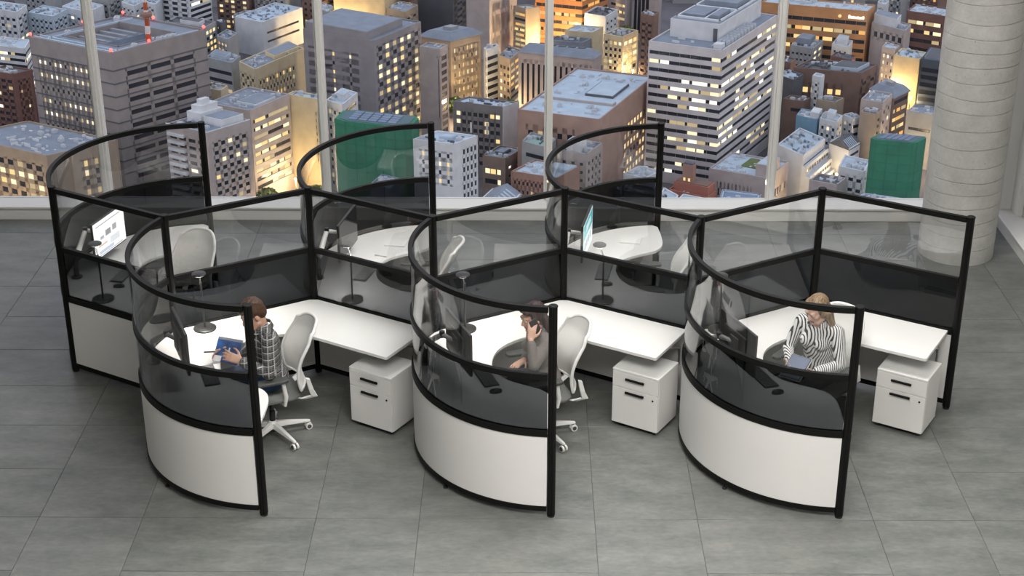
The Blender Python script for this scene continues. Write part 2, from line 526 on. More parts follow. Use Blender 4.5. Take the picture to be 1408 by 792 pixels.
# ================================================================== DESKS
def desk(label, x, y, sgn, ex, ey):
    """L desk; sgn -1 front bay (user towards camera), +1 back bay; frame origin at the post where the curve starts"""
    t = thing('corner_desk', label, 'desk', (x, y, 0), 0, 'white corner desks')
    def S(p): return (p[0], -sgn * p[1])
    d1 = Vector((BX, -BY)) / L; n1 = Vector((d1.y, -d1.x))
    d2 = Vector((BX, BY)) / L; n2 = Vector((d2.y, -d2.x))
    A = Vector((T - BX, -BY)); g = 0.022
    pts = []
    pts += [d1 * 0.055 + n1 * g, A - d1 * 0.055 + n1 * g, A + d2 * 0.055 + n2 * g]
    e = A + d2 * (L - 0.062)
    pts += [e + n2 * g, e + n2 * 0.60, e + n2 * 0.615 - d2 * 0.012]
    f = A + n2 * 0.615
    front = [f + d2 * 0.75, f + d2 * 0.50, Vector((1.08, -0.105)), Vector((0.97, -0.085)), Vector((0.86, -0.095)), Vector((0.74, -0.14)),
             Vector((0.645, -0.21)), Vector((0.565, -0.30)), Vector((0.515, -0.40)), Vector((0.49, -0.52)), Vector((0.49, -0.64)),
             Vector((0.53, -0.765)), Vector((0.60, -0.86)), Vector((0.70, -0.93)), Vector((0.80, -0.985)), Vector((0.885, -1.04)),
             Vector((0.94, -1.13)), Vector((0.958, -1.24)), Vector((0.955, -1.42)), Vector((0.940, -1.60))]
    pts += [Vector((p[0], p[1])) for p in catmull([(p[0], p[1], 0) for p in front], 4)]
    arc = arc_path(FX, FY, inset=g, a_trim=0.06, n=36)
    pts += [Vector(p) for p in reversed(arc)]
    poly = [S(p) for p in pts]
    MB().prism(poly, DH - 0.028, DH).build('worktop', M_white, t, bevel=0.003, bseg=2)
    # end bracket and support leg under the return
    eb = A + d2 * (L - 0.12)
    p0 = eb + n2 * 0.03; p1 = eb + n2 * 0.50
    MB().tube([(*S(p0), 0.40), (*S(p0), 0.55), (*S((p0 + p1) * 0.5), 0.66), (*S(p1), 0.695)], 0.011, 8).build('bracket', M_chrome, t, smooth=True)
    q0 = Vector((0.10, -0.16)); q1 = Vector((0.45, -0.30))
    MB().tube([(*S(q0), 0.60), (*S(q0 * 0.5 + q1 * 0.5), 0.68), (*S(q1), 0.695)], 0.011, 8).build('bracket', M_chrome, t, smooth=True)
    return t
for i, lb in enumerate(['white L-shaped corner desk in front of the man in the checked shirt',
                        'white L-shaped corner desk in front of the woman on the phone',
                        'white L-shaped corner desk in front of the woman in the striped blouse']):
    if i == 0: dk = desk(lb, BX, BY, -1, FX, FY)
    else: c = copy_tree(dk); c.location.x += i * T; c['label'] = lb
for i, lb in enumerate(['white L-shaped corner desk by the window with a lit white monitor, left back bay',
                        'white L-shaped corner desk by the window, middle back bay',
                        'white L-shaped corner desk by the window with a teal screen, right back bay']):
    if i == 0: dk = desk(lb, 0, 0, +1, RX, RY)
    else: c = copy_tree(dk); c.location.x += i * T; c['label'] = lb

# ================================================================== PEDESTALS
ped_labels = ['white two-drawer pedestal under the return desk right of the man', 'white two-drawer pedestal right of the woman on the phone',
              'white two-drawer pedestal at the right end of the row, beside the end post']
pa = -0.545
for i, lb in enumerate(ped_labels):
    if i == 0:
        t = thing('drawer_pedestal', lb, 'drawer unit', (2.545, -0.932, 0), pa, 'white drawer pedestals under the desks')
        W, D, Hh = 0.42, 0.36, 0.545
        MB().box(0, W, 0.018, D, 0.045, Hh - 0.02).build('carcass', M_panel, t, bevel=0.002)
        MB().box(-0.001, W + 0.001, 0.0, D, Hh - 0.02, Hh).build('top', M_white, t, bevel=0.004)
        d = MB().box(0.002, W - 0.002, 0.0, 0.018, 0.385, Hh - 0.022).build('drawer', M_panel, t, bevel=0.0025)
        def handle(zc, p):
            h = MB().box(0.125, 0.295, -0.022, -0.008, zc - 0.009, zc + 0.009).box(0.14, 0.155, -0.010, 0.0, zc - 0.006, zc + 0.006).box(0.265, 0.28, -0.010, 0.0, zc - 0.006, zc + 0.006)
            o = h.build('handle', M_black, p, bevel=0.003); o['label'] = 'black bar handle'
        handle(0.475, d)
        d2_ = MB().box(0.002, W - 0.002, 0.0, 0.018, 0.047, 0.381).build('file_drawer', M_panel, t, bevel=0.0025)
        handle(0.352, d2_)
        lk = MB().tube([(0.372, 0.001, 0.335), (0.372, -0.004, 0.335)], 0.008, 14).build('lock', M_black, d2_)
        MB().box(0.01, W - 0.01, 0.03, D - 0.01, 0.036, 0.046).build('plinth', M_black, t)
        for cx_, cy_ in ((0.05, 0.05), (W - 0.05, 0.05), (0.05, D - 0.05), (W - 0.05, D - 0.05)):
            MB().tube([(cx_ - 0.011, cy_, 0.02), (cx_ + 0.011, cy_, 0.02)], 0.02, 12).box(cx_ - 0.012, cx_ + 0.012, cy_ - 0.012, cy_ + 0.012, 0.022, 0.037).build('caster', M_blackp, t)
        ped0 = t
    else:
        c = copy_tree(ped0); c.location.x += i * T; c['label'] = lb

# ================================================================== TASK CHAIRS (front of the chair faces local -Y)
def make_chair(label):
    t = thing('task_chair', label, 'chair', (0, 0, 0), 0, 'white task chairs with grey seats')
    base = MB()
    base.lathe([(0.034, 0.085), (0.046, 0.10), (0.042, 0.135), (0.03, 0.15)], seg=16)
    for k in range(5):
        a = 2 * pi * k / 5 + 0.35
        c_, s_ = cos(a), sin(a)
        sec = []
        for (r, w, z0, z1) in ((0.02, 0.026, 0.088, 0.138), (0.14, 0.022, 0.082, 0.118), (0.29, 0.016, 0.068, 0.088), (0.315, 0.012, 0.066, 0.082)):
            sec.append([(r * c_ + w * s_, r * s_ - w * c_, z0), (r * c_ - w * s_, r * s_ + w * c_, z0), (r * c_ - w * 0.7 * s_, r * s_ + w * 0.7 * c_, z1), (r * c_ + w * 0.7 * s_, r * s_ - w * 0.7 * c_, z1)])
        vs = [p for q in sec for p in q]
        fs = [(i * 4 + j, i * 4 + (j + 1) % 4, (i + 1) * 4 + (j + 1) % 4, (i + 1) * 4 + j) for i in range(3) for j in range(4)] + [(3, 2, 1, 0), (12, 13, 14, 15)]
        base.add(vs, fs)
    base.build('star_base', M_whitep, t, bevel=0.004)
    for k in range(5):
        a = 2 * pi * k / 5 + 0.35
        p = Vector((0.30 * cos(a), 0.30 * sin(a), 0.03)); q = Vector((-sin(a), cos(a), 0))
        c = MB().tube([p - q * 0.024, p - q * 0.008], 0.029, 16).tube([p + q * 0.008, p + q * 0.024], 0.029, 16).build('caster', M_whitep, t, smooth=True)
        MB().tube([p - q * 0.027, p + q * 0.027], 0.018, 12).tube([p + Vector((0, 0, 0.005)), p + Vector((0, 0, 0.05))], 0.008, 8).build('hub', M_dgrey, c)
    MB().lathe([(0.026, 0.05), (0.026, 0.09)], seg=14).lathe([(0.024, 0.14), (0.024, 0.24), (0.017, 0.245), (0.017, 0.385)], seg=16).build('gas_column', M_blackp, t, smooth=True)
    MB().prism([(-0.09, -0.12), (0.09, -0.12), (0.11, 0.13), (-0.11, 0.13)], 0.375, 0.418).build('mechanism', M_dgrey, t, bevel=0.01)
    # seat cushion: rounded slab with waterfall front
    vs = []; fs = []; nu, nv = 14, 14
    def seat_pt(u, v, top):
        x = (u - 0.5); y = (v - 0.5)
        k = 4.0
        nrm = (abs(2 * x) ** k + abs(2 * y) ** k) ** (1 / k); mxx = max(abs(2 * x), abs(2 * y)) or 1
        sx = x * (mxx / nrm if nrm > 0 else 1) * 0.50; sy = y * (mxx / nrm if nrm > 0 else 1) * 0.48 - 0.02
        edge = max(abs(2 * x), abs(2 * y))
        zt = 0.475 - 0.03 * edge ** 6 - 0.02 * max(0, -2 * y - 0.4) ** 2 - 0.008 * (1 - (2 * x) ** 2)
        zb = 0.418 + 0.012 * edge ** 4
        return (sx, sy, zt if top else zb)
    for top in (1, 0):
        for j in range(nv + 1):
            for i in range(nu + 1): vs.append(seat_pt(i / nu, j / nv, top))
    N_ = (nu + 1) * (nv + 1)
    for j in range(nv):
        for i in range(nu):
            a = j * (nu + 1) + i
            fs.append((a, a + 1, a + nu + 2, a + nu + 1)); fs.append((N_ + a, N_ + a + nu + 1, N_ + a + nu + 2, N_ + a + 1))
    ring = [i for i in range(nu + 1)] + [j * (nu + 1) + nu for j in range(1, nv + 1)] + [nv * (nu + 1) + i for i in range(nu - 1, -1, -1)] + [j * (nu + 1) for j in range(nv - 1, 0, -1)]
    for k in range(len(ring)):
        a, b = ring[k], ring[(k + 1) % len(ring)]
        fs.append((a, N_ + a, N_ + b, b))
    MB().add(vs, fs).build('seat', M_grey, t, smooth=True, flat_angle=60)
    # backrest: curved mesh shell inside a white frame
    def back_pt(u, v):
        w = 0.225 + 0.018 * sin(pi * v) - 0.045 * v ** 3
        x = (2 * u - 1) * w
        z = 0.50 + 0.505 * v
        y = 0.235 + 0.05 * v + 0.085 * v * v - 0.045 * sin(pi * min(1, v * 1.3)) - 0.075 * (2 * u - 1) ** 2 + 0.04
        if v > 0.9: z -= 0.05 * abs(2 * u - 1) ** 4 * (v - 0.9) / 0.1
        return Vector((x, y, z))
    nu, nv = 12, 18
    g = [[back_pt(i / nu, j / nv) for i in range(nu + 1)] for j in range(nv + 1)]
    vs = [p - Vector((0, 0.006, 0)) for r in g for p in r] + [p + Vector((0, 0.006, 0)) for r in g for p in r]
    N_ = (nu + 1) * (nv + 1); fs = []
    for j in range(nv):
        for i in range(nu):
            a = j * (nu + 1) + i
            fs.append((a, a + 1, a + nu + 2, a + nu + 1)); fs.append((N_ + a, N_ + a + nu + 1, N_ + a + nu + 2, N_ + a + 1))
    bk = MB().add(vs, fs).build('backrest', M_mesh, t, smooth=True)
    rim = [back_pt(0, j / nv) for j in range(nv + 1)] + [back_pt(i / nu, 1) for i in range(1, nu)] + [back_pt(1, 1 - j / nv) for j in range(nv + 1)] + [back_pt(1 - i / nu, 0) for i in range(1, nu)] + [back_pt(0, 0)]
    MB().tube(rim, 0.014, 8).build('back_frame', M_whitep, t, smooth=True)
    # kinked side members that carry the back: down, out to the rear and forward under the seat
    for s in (-1, 1):
        mb = MB()
        pts = [(s * 0.222, 0.262, 0.60, 0.020), (s * 0.222, 0.285, 0.50, 0.026), (s * 0.21, 0.315, 0.425, 0.034), (s * 0.17, 0.235, 0.395, 0.028), (s * 0.06, 0.06, 0.398, 0.022)]
        sec = []
        for (x, y, z, w) in pts:
            sec.append([(x - 0.013, y - w, z), (x + 0.013, y - w, z), (x + 0.013, y + w * 0.6, z - 0.012), (x - 0.013, y + w * 0.6, z - 0.012)])
        vs = [p for q in sec for p in q]
        m_ = len(sec)
        fs = [(i * 4 + j, i * 4 + (j + 1) % 4, (i + 1) * 4 + (j + 1) % 4, (i + 1) * 4 + j) for i in range(m_ - 1) for j in range(4)] + [(3, 2, 1, 0), (4 * m_ - 4, 4 * m_ - 3, 4 * m_ - 2, 4 * m_ - 1)]
        mb.add(vs, fs).build('back_support', M_whitep, t, bevel=0.004)
        ar = MB().tube([(s * 0.20, 0.04, 0.405), (s * 0.275, 0.05, 0.42), (s * 0.285, 0.06, 0.50), (s * 0.285, 0.04, 0.635)], [0.016, 0.016, 0.018, 0.016], 10).build('arm_post', M_whitep, t, smooth=True)
        pad = [(-0.04, -0.17), (-0.025, -0.195), (0.025, -0.195), (0.04, -0.17), (0.045, 0.04), (0.03, 0.085), (-0.03, 0.085), (-0.045, 0.04)]
        MB().prism([(s * 0.285 + p[0], p[1]) for p in pad], 0.635, 0.662).build('arm_pad', M_dgrey, t, bevel=0.008)
    return t
chair0 = make_chair('')
def rz_face(deg): return radians(deg) + pi / 2       # local -Y turned towards heading deg
chair_spots = [
    (BX + 0.845, BY - 0.50, 203, 'white task chair the man in the checked shirt sits on'),
    (BX + T + 0.87, BY - 0.50, 199, 'white task chair the woman on the phone sits on'),
    (BX + 2 * T + 0.955, BY - 0.385, 228, 'white task chair the woman in the striped blouse sits on'),
    (0.85, 0.52, 238, 'empty white task chair in the left back bay, its broad back to the spine screen'),
    (T + 0.865, 0.62, 178, 'empty white task chair in the middle back bay, seen edge-on behind glass'),
    (2 * T + 0.83, 0.62, 178, 'empty white task chair in the right back bay, black armrest showing'),
]
for k, (x, y, hd, lb) in enumerate(chair_spots):
    c = chair0 if k == 0 else copy_tree(chair0)
    c.location = (x, y, 0); c.rotation_euler = (0, 0, rz_face(hd)); c['label'] = lb

# ================================================================== THINGS ON THE DESKS
def warm_spot(loc, parent, power, size=radians(150)):
    d = bpy.data.lights.new('lamp_light', 'SPOT'); d.energy = power; d.color = (1, 0.95, 0.87); d.spot_size = size; d.spot_blend = 0.6; d.shadow_soft_size = 0.045
    o = bpy.data.objects.new('lamp_light', d); COL.objects.link(o); o.parent = parent; o.location = loc
    return o
M_led = emit('lamp_diffuser', (1, 0.95, 0.86), 6.0)
def lamp(label, x, y, sgn, power):
    """round-based desk lamp: thin pole, short tilted arm, disc head with a light underneath"""
    t = thing('desk_lamp', label, 'lamp', (x, y, DH), 0, 'black desk lamps on the white desks')
    MB().lathe([(0.094, 0.0), (0.096, 0.005), (0.094, 0.013), (0.088, 0.016)], seg=36).build('base', M_blackp, t, smooth=True)
    MB().tube([(0, 0, 0.014), (0, 0, 0.425)], 0.0075, 12).build('pole', M_blackp, t, smooth=True)
    hx, hy = (-0.035, 0.07) if sgn > 0 else (-0.012, 0.012)
    MB().tube([(0, 0, 0.415), (hx * 0.7, hy * 0.7, 0.475), (hx, hy, 0.492)], 0.006, 10).build('arm', M_blackp if sgn < 0 else M_chrome, t, smooth=True)
    h = MB().lathe([(0.050, 0.486), (0.057, 0.490), (0.058, 0.498), (0.052, 0.503)], c=(hx, hy, 0), seg=32).build('lamp_head', M_blackp if sgn < 0 else M_dgrey, t, smooth=True)
    MB().lathe([(0.001, 0.4835), (0.046, 0.4835), (0.046, 0.4865), (0.001, 0.4865)], c=(hx, hy, 0), seg=28).build('diffuser', M_led, h)
    warm_spot((hx, hy, 0.478), t, power)
    return t
for i, (lb, pw) in enumerate([('black desk lamp with round base on the man\'s white desk, beside the spine glass', 45),
                              ('black desk lamp on the desk of the woman on the phone, behind her monitor', 22),
                              ('black desk lamp on the desk of the woman in stripes, behind her monitor', 5)]):
    lamp(lb, BX + i * T + (0.245, 0.25, 0.20)[i], BY + 0.005, -1, pw)
for i, (lb, pw) in enumerate([('black desk lamp in the left back bay, in front of the lit white monitor', 18),
                              ('black desk lamp in the middle back bay, beside the dark monitor', 56),
                              ('black desk lamp in the right back bay, grey disc head over the keyboard', 32)]):
    lamp(lb, i * T + 0.338, -0.058, 1, pw)

def screen_mat(name, kind):
    """web page on a lit screen: flat print, local x = across, z = up (object coords, metres)"""
    m, nt, b = new_mat(name)
    b.inputs['Base Color'].default_value = (0.01, 0.01, 0.012, 1); b.inputs['Roughness'].default_value = 0.25
    tc = nd(nt, 'ShaderNodeTexCoord'); sp = nd(nt, 'ShaderNodeSeparateXYZ'); nt.links.new(tc.outputs['Object'], sp.inputs[0])
    X, Z = sp.outputs[0], sp.outputs[2]
    def rect(x0, x1, z0, z1):
        a = math_n(nt, 'MULTIPLY', math_n(nt, 'GREATER_THAN', X, x0), math_n(nt, 'LESS_THAN', X, x1))
        c = math_n(nt, 'MULTIPLY', math_n(nt, 'GREATER_THAN', Z, z0), math_n(nt, 'LESS_THAN', Z, z1))
        return math_n(nt, 'MULTIPLY', a, c)
    cur = None
    def lay(mask, col):
        nonlocal cur
        mx = nd(nt, 'ShaderNodeMixRGB'); nt.links.new(mask, mx.inputs[0])
        if isinstance(cur, tuple): mx.inputs[1].default_value = (*cur, 1)
        else: nt.links.new(cur, mx.inputs[1])
        mx.inputs[2].default_value = (*col, 1); cur = mx.outputs[0]
    if kind == 'page':
        cur = (1.0, 1.0, 1.0)
        lay(rect(-0.22, 0.20, 0.125, 0.132), (0.25, 0.25, 0.26))
        for (x0, x1, z0, z1, c) in ((-0.16, -0.10, -0.01, 0.02, (0.45, 0.45, 0.46)), (-0.07, 0.02, -0.005, 0.05, (0.30, 0.30, 0.31)), (0.05, 0.12, 0.005, 0.06, (0.38, 0.38, 0.39)),
                                    (0.0, 0.16, -0.10, -0.04, (0.72, 0.75, 0.78)), (-0.2, -0.05, -0.07, -0.055, (0.75, 0.5, 0.4)), (-0.2, 0.2, -0.155, -0.148, (0.3, 0.32, 0.4)), (-0.2, 0.05, -0.14, -0.11, (0.55, 0.6, 0.72))):
            lay(rect(x0, x1, z0, z1), c)
        st = 1.25
    else:
        cur = (0.82, 0.90, 0.92)
        lay(rect(-0.25, 0.25, 0.02, 0.16), (0.10, 0.52, 0.58))
        lay(rect(-0.10, 0.16, 0.06, 0.12), (0.75, 0.90, 0.90))
        for k in range(4): lay(rect(-0.20 + 0.1 * k, -0.13 + 0.1 * k, -0.09, -0.02), (0.25, 0.38, 0.42))
        st = 0.95
    nt.links.new(cur, b.inputs['Emission Color']); b.inputs['Emission Strength'].default_value = st
    return m
M_off = mat('dark_screen_glass', (0.012, 0.013, 0.015), 0.10)
def monitor(label, x, y, z0, rz, armbase, scr):
    """local x = across the screen, screen face towards local -Y"""
    t = thing('monitor', label, 'monitor', (x, y, z0), rz, 'flat monitors on desk arms')
    W, H = 0.54, 0.355
    MB().box(-W / 2, W / 2, 0.0, 0.022, -H / 2, H / 2).box(-0.16, 0.16, 0.022, 0.04, -0.12, 0.10).build('housing', M_blackp, t, bevel=0.004)
    s = MB().box(-W / 2 + 0.008, W / 2 - 0.008, -0.0025, 0.0, -H / 2 + 0.014, H / 2 - 0.008).build('screen', scr, t)
    if scr is not M_off: s['label'] = 'lit screen'
    MB().box(-0.055, 0.055, 0.04, 0.05, -0.055, 0.055).build('mount_plate', M_dgrey, t)
    return t
def monitor_arm(mon, base, elbow, top, mount, mat_link):
    """clamped gas-spring arm that carries the monitor: clamp on the worktop, two links (a part of the monitor)"""
    b = Vector(base)
    inv = (Matrix.Translation(mon.location) @ mon.rotation_euler.to_matrix().to_4x4()).inverted()
    a = MB().lathe([(0.05, 0.0), (0.05, 0.012), (0.024, 0.016), (0.024, 0.10), (0.018, 0.104)], seg=20).build('desk_arm', M_blackp, mon, smooth=True)
    a.matrix_local = inv @ Matrix.Translation(b)
    e, tp, mt = Vector(elbow) - b, Vector(top) - b, Vector(mount) - b
    MB().tube([Vector((0, 0, 0.09)), e], 0.019, 10).build('lower_link', M_dgrey, a, smooth=True)
    k = MB(); k.cap(e, tp, 0.026, 0.021, 12); k.build('upper_link', mat_link, a, smooth=True)
    MB().tube([tp + Vector((0, 0, -0.02)), tp + Vector((0, 0, 0.03))], 0.022, 12).build('joint', M_blackp, a, smooth=True)
    MB().cap(tp, mt, 0.02, 0.014, 10).build('end_link', mat_link, a, smooth=True)
mon_f = ['dark monitor seen from behind, in front of the man', 'dark monitor seen from behind, in front of the woman on the phone', 'dark monitor seen from behind, in front of the woman in stripes']
for i in range(3):
    ox = BX + i * T
    d = Vector((0.205, -0.49)).normalized()
    mn = monitor(mon_f[i], ox + 0.245, BY - 0.805, 1.03, math.atan2(d.y, d.x) + pi, None, M_off)
    monitor_arm(mn, (ox - 0.045, BY - 0.60, DH), (ox - 0.02, BY - 0.66, 0.95), (ox + 0.10, BY - 0.70, 1.035), (ox + 0.187, BY - 0.777, 1.03), mat('grey_arm_paint', (0.20, 0.20, 0.20), 0.4))
mon_b = ['lit monitor showing a white web page in the left back bay', 'dark monitor seen edge-on in the middle back bay', 'lit monitor with a teal page seen edge-on in the right back bay']
scr_b = [screen_mat('white_web_page', 'page'), M_off, screen_mat('teal_web_page', 'teal')]
for i in range(3):
    ox = i * T
    d = Vector((0.10, 0.52)).normalized() if i else Vector((0.145, 0.50)).normalized()
    mn = monitor(mon_b[i], ox + 0.232, 0.73, 1.025, math.atan2(d.y, d.x), None, scr_b[i])
    monitor_arm(mn, (ox - 0.01, 0.40, DH), (ox + 0.0, 0.45, 0.93), (ox + 0.055, 0.60, 1.10), (ox + 0.180, 0.742, 1.025), M_whitep)

def keyboard(label, x, y, rz, m_body, m_key):
    t = thing('keyboard', label, 'keyboard', (x, y, DH), rz, 'slim keyboards on the desks')
    MB().box(-0.175, 0.175, -0.06, 0.06, 0.002, 0.012).build('body', m_body, t, bevel=0.003)
    kb = MB()
    for r in range(5):
        n = 14 if r < 4 else 7
        for k in range(n):
            w = 0.335 / n
            x0 = -0.1675 + k * w; y0 = 0.052 - r * 0.0215
            kb.box(x0 + 0.002, x0 + w - 0.002, y0 - 0.0185, y0, 0.012, 0.0155)
    kb.build('keys', m_key, t, kind='stuff')
    return t
def mouse(label, x, y, rz):
    t = thing('computer_mouse', label, 'mouse', (x, y, DH), rz, 'dark mice beside the keyboards')
    mb = MB(); n = 16; rows = [(1.0, 0.001), (1.0, 0.012), (0.9, 0.022), (0.6, 0.029), (0.15, 0.032)]
    vs = [(0.05 * s * cos(2 * pi * k / n) , 0.029 * s * sin(2 * pi * k / n), z) for s, z in rows for k in range(n)]
    fs = [(i * n + k, i * n + (k + 1) % n, (i + 1) * n + (k + 1) % n, (i + 1) * n + k) for i in range(len(rows) - 1) for k in range(n)] + [tuple(range(n - 1, -1, -1)), tuple((len(rows) - 1) * n + k for k in range(n))]
    mb.add(vs, fs).build('shell', M_blackp, t, smooth=True)
    MB().tube([(0.022, 0, 0.020), (0.034, 0, 0.0195)], 0.006, 8).build('wheel', M_dgrey, t)
    return t
kb_f = ['dark keyboard on the man\'s desk, below his monitor', 'dark keyboard between the monitor and the knees of the woman on the phone', 'dark keyboard in front of the woman in stripes']
ms_f = [None, 'dark mouse beside the keyboard of the woman on the phone', 'dark mouse beside the keyboard of the woman in stripes']
for i in range(3):
    ox = BX + i * T
    keyboard(kb_f[i], ox + 0.435, BY - 0.825, radians(-70), M_blackp, mat('grey_key_caps', (0.13, 0.13, 0.135), 0.5))
    if ms_f[i]: mouse(ms_f[i], ox + 0.525, BY - 1.075, radians(15))
kb_b = ['keyboard with pale keys under the lit monitor, left back bay', 'keyboard with pale keys beside the lamp pole, middle back bay', 'keyboard with pale keys behind the lamp pole, right back bay']
ms_b = ['dark mouse beside the keyboard in the left back bay', None, 'dark mouse in front of the keyboard in the right back bay']
M_key = mat('pale_key_caps', (0.45, 0.46, 0.46), 0.5)
KB = [(0.40, 0.46, 78), (0.405, 0.50, 74), (0.375, 0.53, 80)]
for i in range(3):
    a, b, r = KB[i]
    keyboard(kb_b[i], i * T + a, b, radians(r), M_blackp, M_key)
    if ms_b[i]: mouse(ms_b[i], i * T + a + 0.015, b - 0.265, radians(5))

# loose papers, pen, notebook
M_paper = mat('white_paper', (0.82, 0.82, 0.80), 0.7)
def sheet_stack(label, x, y, rz, n=3, w=0.21, h=0.297):
    t = thing('paper_sheets', label, 'papers', (x, y, DH), rz)
    for k in range(n):
        o = MB().box(-w / 2, w / 2, -h / 2, h / 2, 0.0006 + k * 0.0012, 0.0014 + k * 0.0012).build('sheet', M_paper, t)
        o.rotation_euler = (0, 0, (k - 1) * 0.06)
    return t
sheet_stack('white paper sheets under the pen on the man\'s desk', BX + 0.395, BY - 0.47, radians(12))
pn = thing('pen', 'dark pen lying on the man\'s white papers', 'pen', (BX + 0.375, BY - 0.43, DH + 0.0095), radians(8))
MB().tube([(-0.055, 0, 0), (0.05, 0, 0), (0.066, 0, 0)], [0.0055, 0.0055, 0.001], 10).build('barrel', M_blackp, pn, smooth=True)
MB().box(-0.05, -0.012, -0.0015, 0.0015, 0.005, 0.0075).build('clip', M_chrome, pn)
def notebook(label, x, y, rz):
    t = thing('notebook', label, 'notebook', (x, y, DH), rz)
    MB().box(-0.10, 0.10, -0.075, 0.075, 0.001, 0.004).build('cover', mat('pale_grey_card', (0.6, 0.6, 0.59), 0.6), t)
    MB().box(-0.097, 0.097, -0.072, 0.072, 0.004, 0.012).build('pages', M_paper, t, bevel=0.002)
    return t
notebook('pale notebook lying on the right back desk near its rounded end', 2 * T + 0.66, 1.26, radians(-12))
notebook('pale notebook lying on the middle back desk by the cut-out', T + 0.62, 1.18, radians(-10))
p2 = thing('pen', 'thin pen lying on the bright middle back desk', 'pen', (T + 0.50, 0.88, DH + 0.0062), radians(-20))
MB().tube([(-0.06, 0, 0), (0.05, 0, 0), (0.066, 0, 0)], [0.005, 0.005, 0.001], 10).build('barrel', M_alu, p2, smooth=True)
MB().box(-0.05, -0.012, -0.0015, 0.0015, 0.0045, 0.007).build('clip', M_chrome, p2)

# ================================================================== PEOPLE (local frame: +X forward, +Y to the person's left, floor at z = 0)
def fuse(name, mb, m, parent, voxel=0.006, smooth_it=6, factor=0.5):
    """fuse overlapping solids into one continuous skin"""
    me = bpy.data.meshes.new(name); me.from_pydata(mb.v, [], mb.f); me.update()
    bm = bmesh.new(); bm.from_mesh(me); bmesh.ops.recalc_face_normals(bm, faces=bm.faces); bm.to_mesh(me); bm.free()
    o = bpy.data.objects.new(name, me); COL.objects.link(o)
    r = o.modifiers.new('remesh', 'REMESH'); r.mode = 'VOXEL'; r.voxel_size = voxel; r.use_smooth_shade = True
    s = o.modifiers.new('smooth', 'SMOOTH'); s.iterations = smooth_it; s.factor = factor
    dg = bpy.context.evaluated_depsgraph_get(); dg.update()
    ev = bpy.data.meshes.new_from_object(o.evaluated_get(dg))
    o.modifiers.clear()
    o.data = ev; bpy.data.meshes.remove(me); ev.name = name
    ev.materials.clear(); ev.materials.append(m)
    ev.polygons.foreach_set('use_smooth', [True] * len(ev.polygons))
    o.parent = parent
    return o

def skin_mat(name, col):
    m = mat(name, col, 0.48, var=0.06, scale=22, bump=0.06, bscale=320)
    b = m.node_tree.nodes['Principled BSDF']
    b.inputs['Subsurface Weight'].default_value = 0.12
    b.inputs['Subsurface Radius'].default_value = (0.012, 0.005, 0.003)
    return m
def line_cloth(name, base, lines, bump=0.35):
    """woven cloth printed with straight lines: each entry (direction, spacing, width fraction, colour, wobble)"""
    m, nt, b = new_mat(name)
    tc = nd(nt, 'ShaderNodeTexCoord'); b.inputs['Roughness'].default_value = 0.85
    nz = nd(nt, 'ShaderNodeTexNoise'); nz.inputs['Scale'].default_value = 7; nz.inputs['Detail'].default_value = 3
    nt.links.new(tc.outputs['Object'], nz.inputs['Vector'])
    cur = None
    for (dv, sp, wf, colr, wob) in lines:
        dt = nd(nt, 'ShaderNodeVectorMath', operation='DOT_PRODUCT'); dt.inputs[1].default_value = dv
        nt.links.new(tc.outputs['Object'], dt.inputs[0])
        u = math_n(nt, 'ADD', math_n(nt, 'MULTIPLY', dt.outputs['Value'], 1 / sp), math_n(nt, 'MULTIPLY', nz.outputs['Fac'], wob))
        mask = math_n(nt, 'LESS_THAN', math_n(nt, 'FRACT', u), wf)
        mx = nd(nt, 'ShaderNodeMixRGB'); nt.links.new(mask, mx.inputs[0])
        if cur is None: mx.inputs[1].default_value = (*base, 1)
        else: nt.links.new(cur, mx.inputs[1])
        mx.inputs[2].default_value = (*colr, 1)
        if colr[0] < 0.3 and base[0] < 0.3 or wf < 0.12: pass
        cur = mx.outputs[0]
    nt.links.new(cur, b.inputs['Base Color'])
    n2 = nd(nt, 'ShaderNodeTexNoise'); n2.inputs['Scale'].default_value = 16; n2.inputs['Detail'].default_value = 3
    nt.links.new(tc.outputs['Object'], n2.inputs['Vector'])
    bp = nd(nt, 'ShaderNodeBump'); bp.inputs['Strength'].default_value = bump; bp.inputs['Distance'].default_value = 0.03
    nt.links.new(n2.outputs['Fac'], bp.inputs['Height']); nt.links.new(bp.outputs[0], b.inputs['Normal'])
    return m
M_plaid = line_cloth('checked_shirt_cloth', (0.10, 0.10, 0.10),
                     [((0.95, -0.28, 0), 0.046, 0.42, (0.035, 0.035, 0.035), .12), ((0, 0, 1), 0.050, 0.42, (0.03, 0.03, 0.03), .12),
                      ((0.95, -0.28, 0), 0.046, 0.11, (0.50, 0.50, 0.49), .12), ((0.95, -0.28, 0.01), 0.0153, 0.16, (0.16, 0.16, 0.16), .12), ((0.12, 0, 1), 0.050, 0.11, (0.50, 0.50, 0.49), .12), ((0.1, 0, 1), 0.0167, 0.16, (0.16, 0.16, 0.16), .12)])
M_stripe = line_cloth('striped_blouse_cloth', (0.80, 0.80, 0.80), [((0.84, -0.50, 0.16), 0.0165, 0.42, (0.012, 0.012, 0.016), .07)])
M_blazer = mat('grey_brown_blazer', (0.15, 0.13, 0.122), 0.8, var=0.15, scale=90, bump=0.5, bscale=14)
M_skirt = mat('black_skirt_cloth', (0.016, 0.015, 0.02), 0.8, bump=0.3, bscale=16)
M_jeans = mat('blue_jeans', (0.025, 0.06, 0.14), 0.85, var=0.2, scale=60, bump=0.3, bscale=18)
M_slacks = mat('black_trousers', (0.015, 0.016, 0.02), 0.85, bump=0.3, bscale=18)
M_top = mat('navy_top', (0.03, 0.03, 0.06), 0.8)
M_shoe = mat('dark_shoe_leather', (0.02, 0.018, 0.018), 0.4)
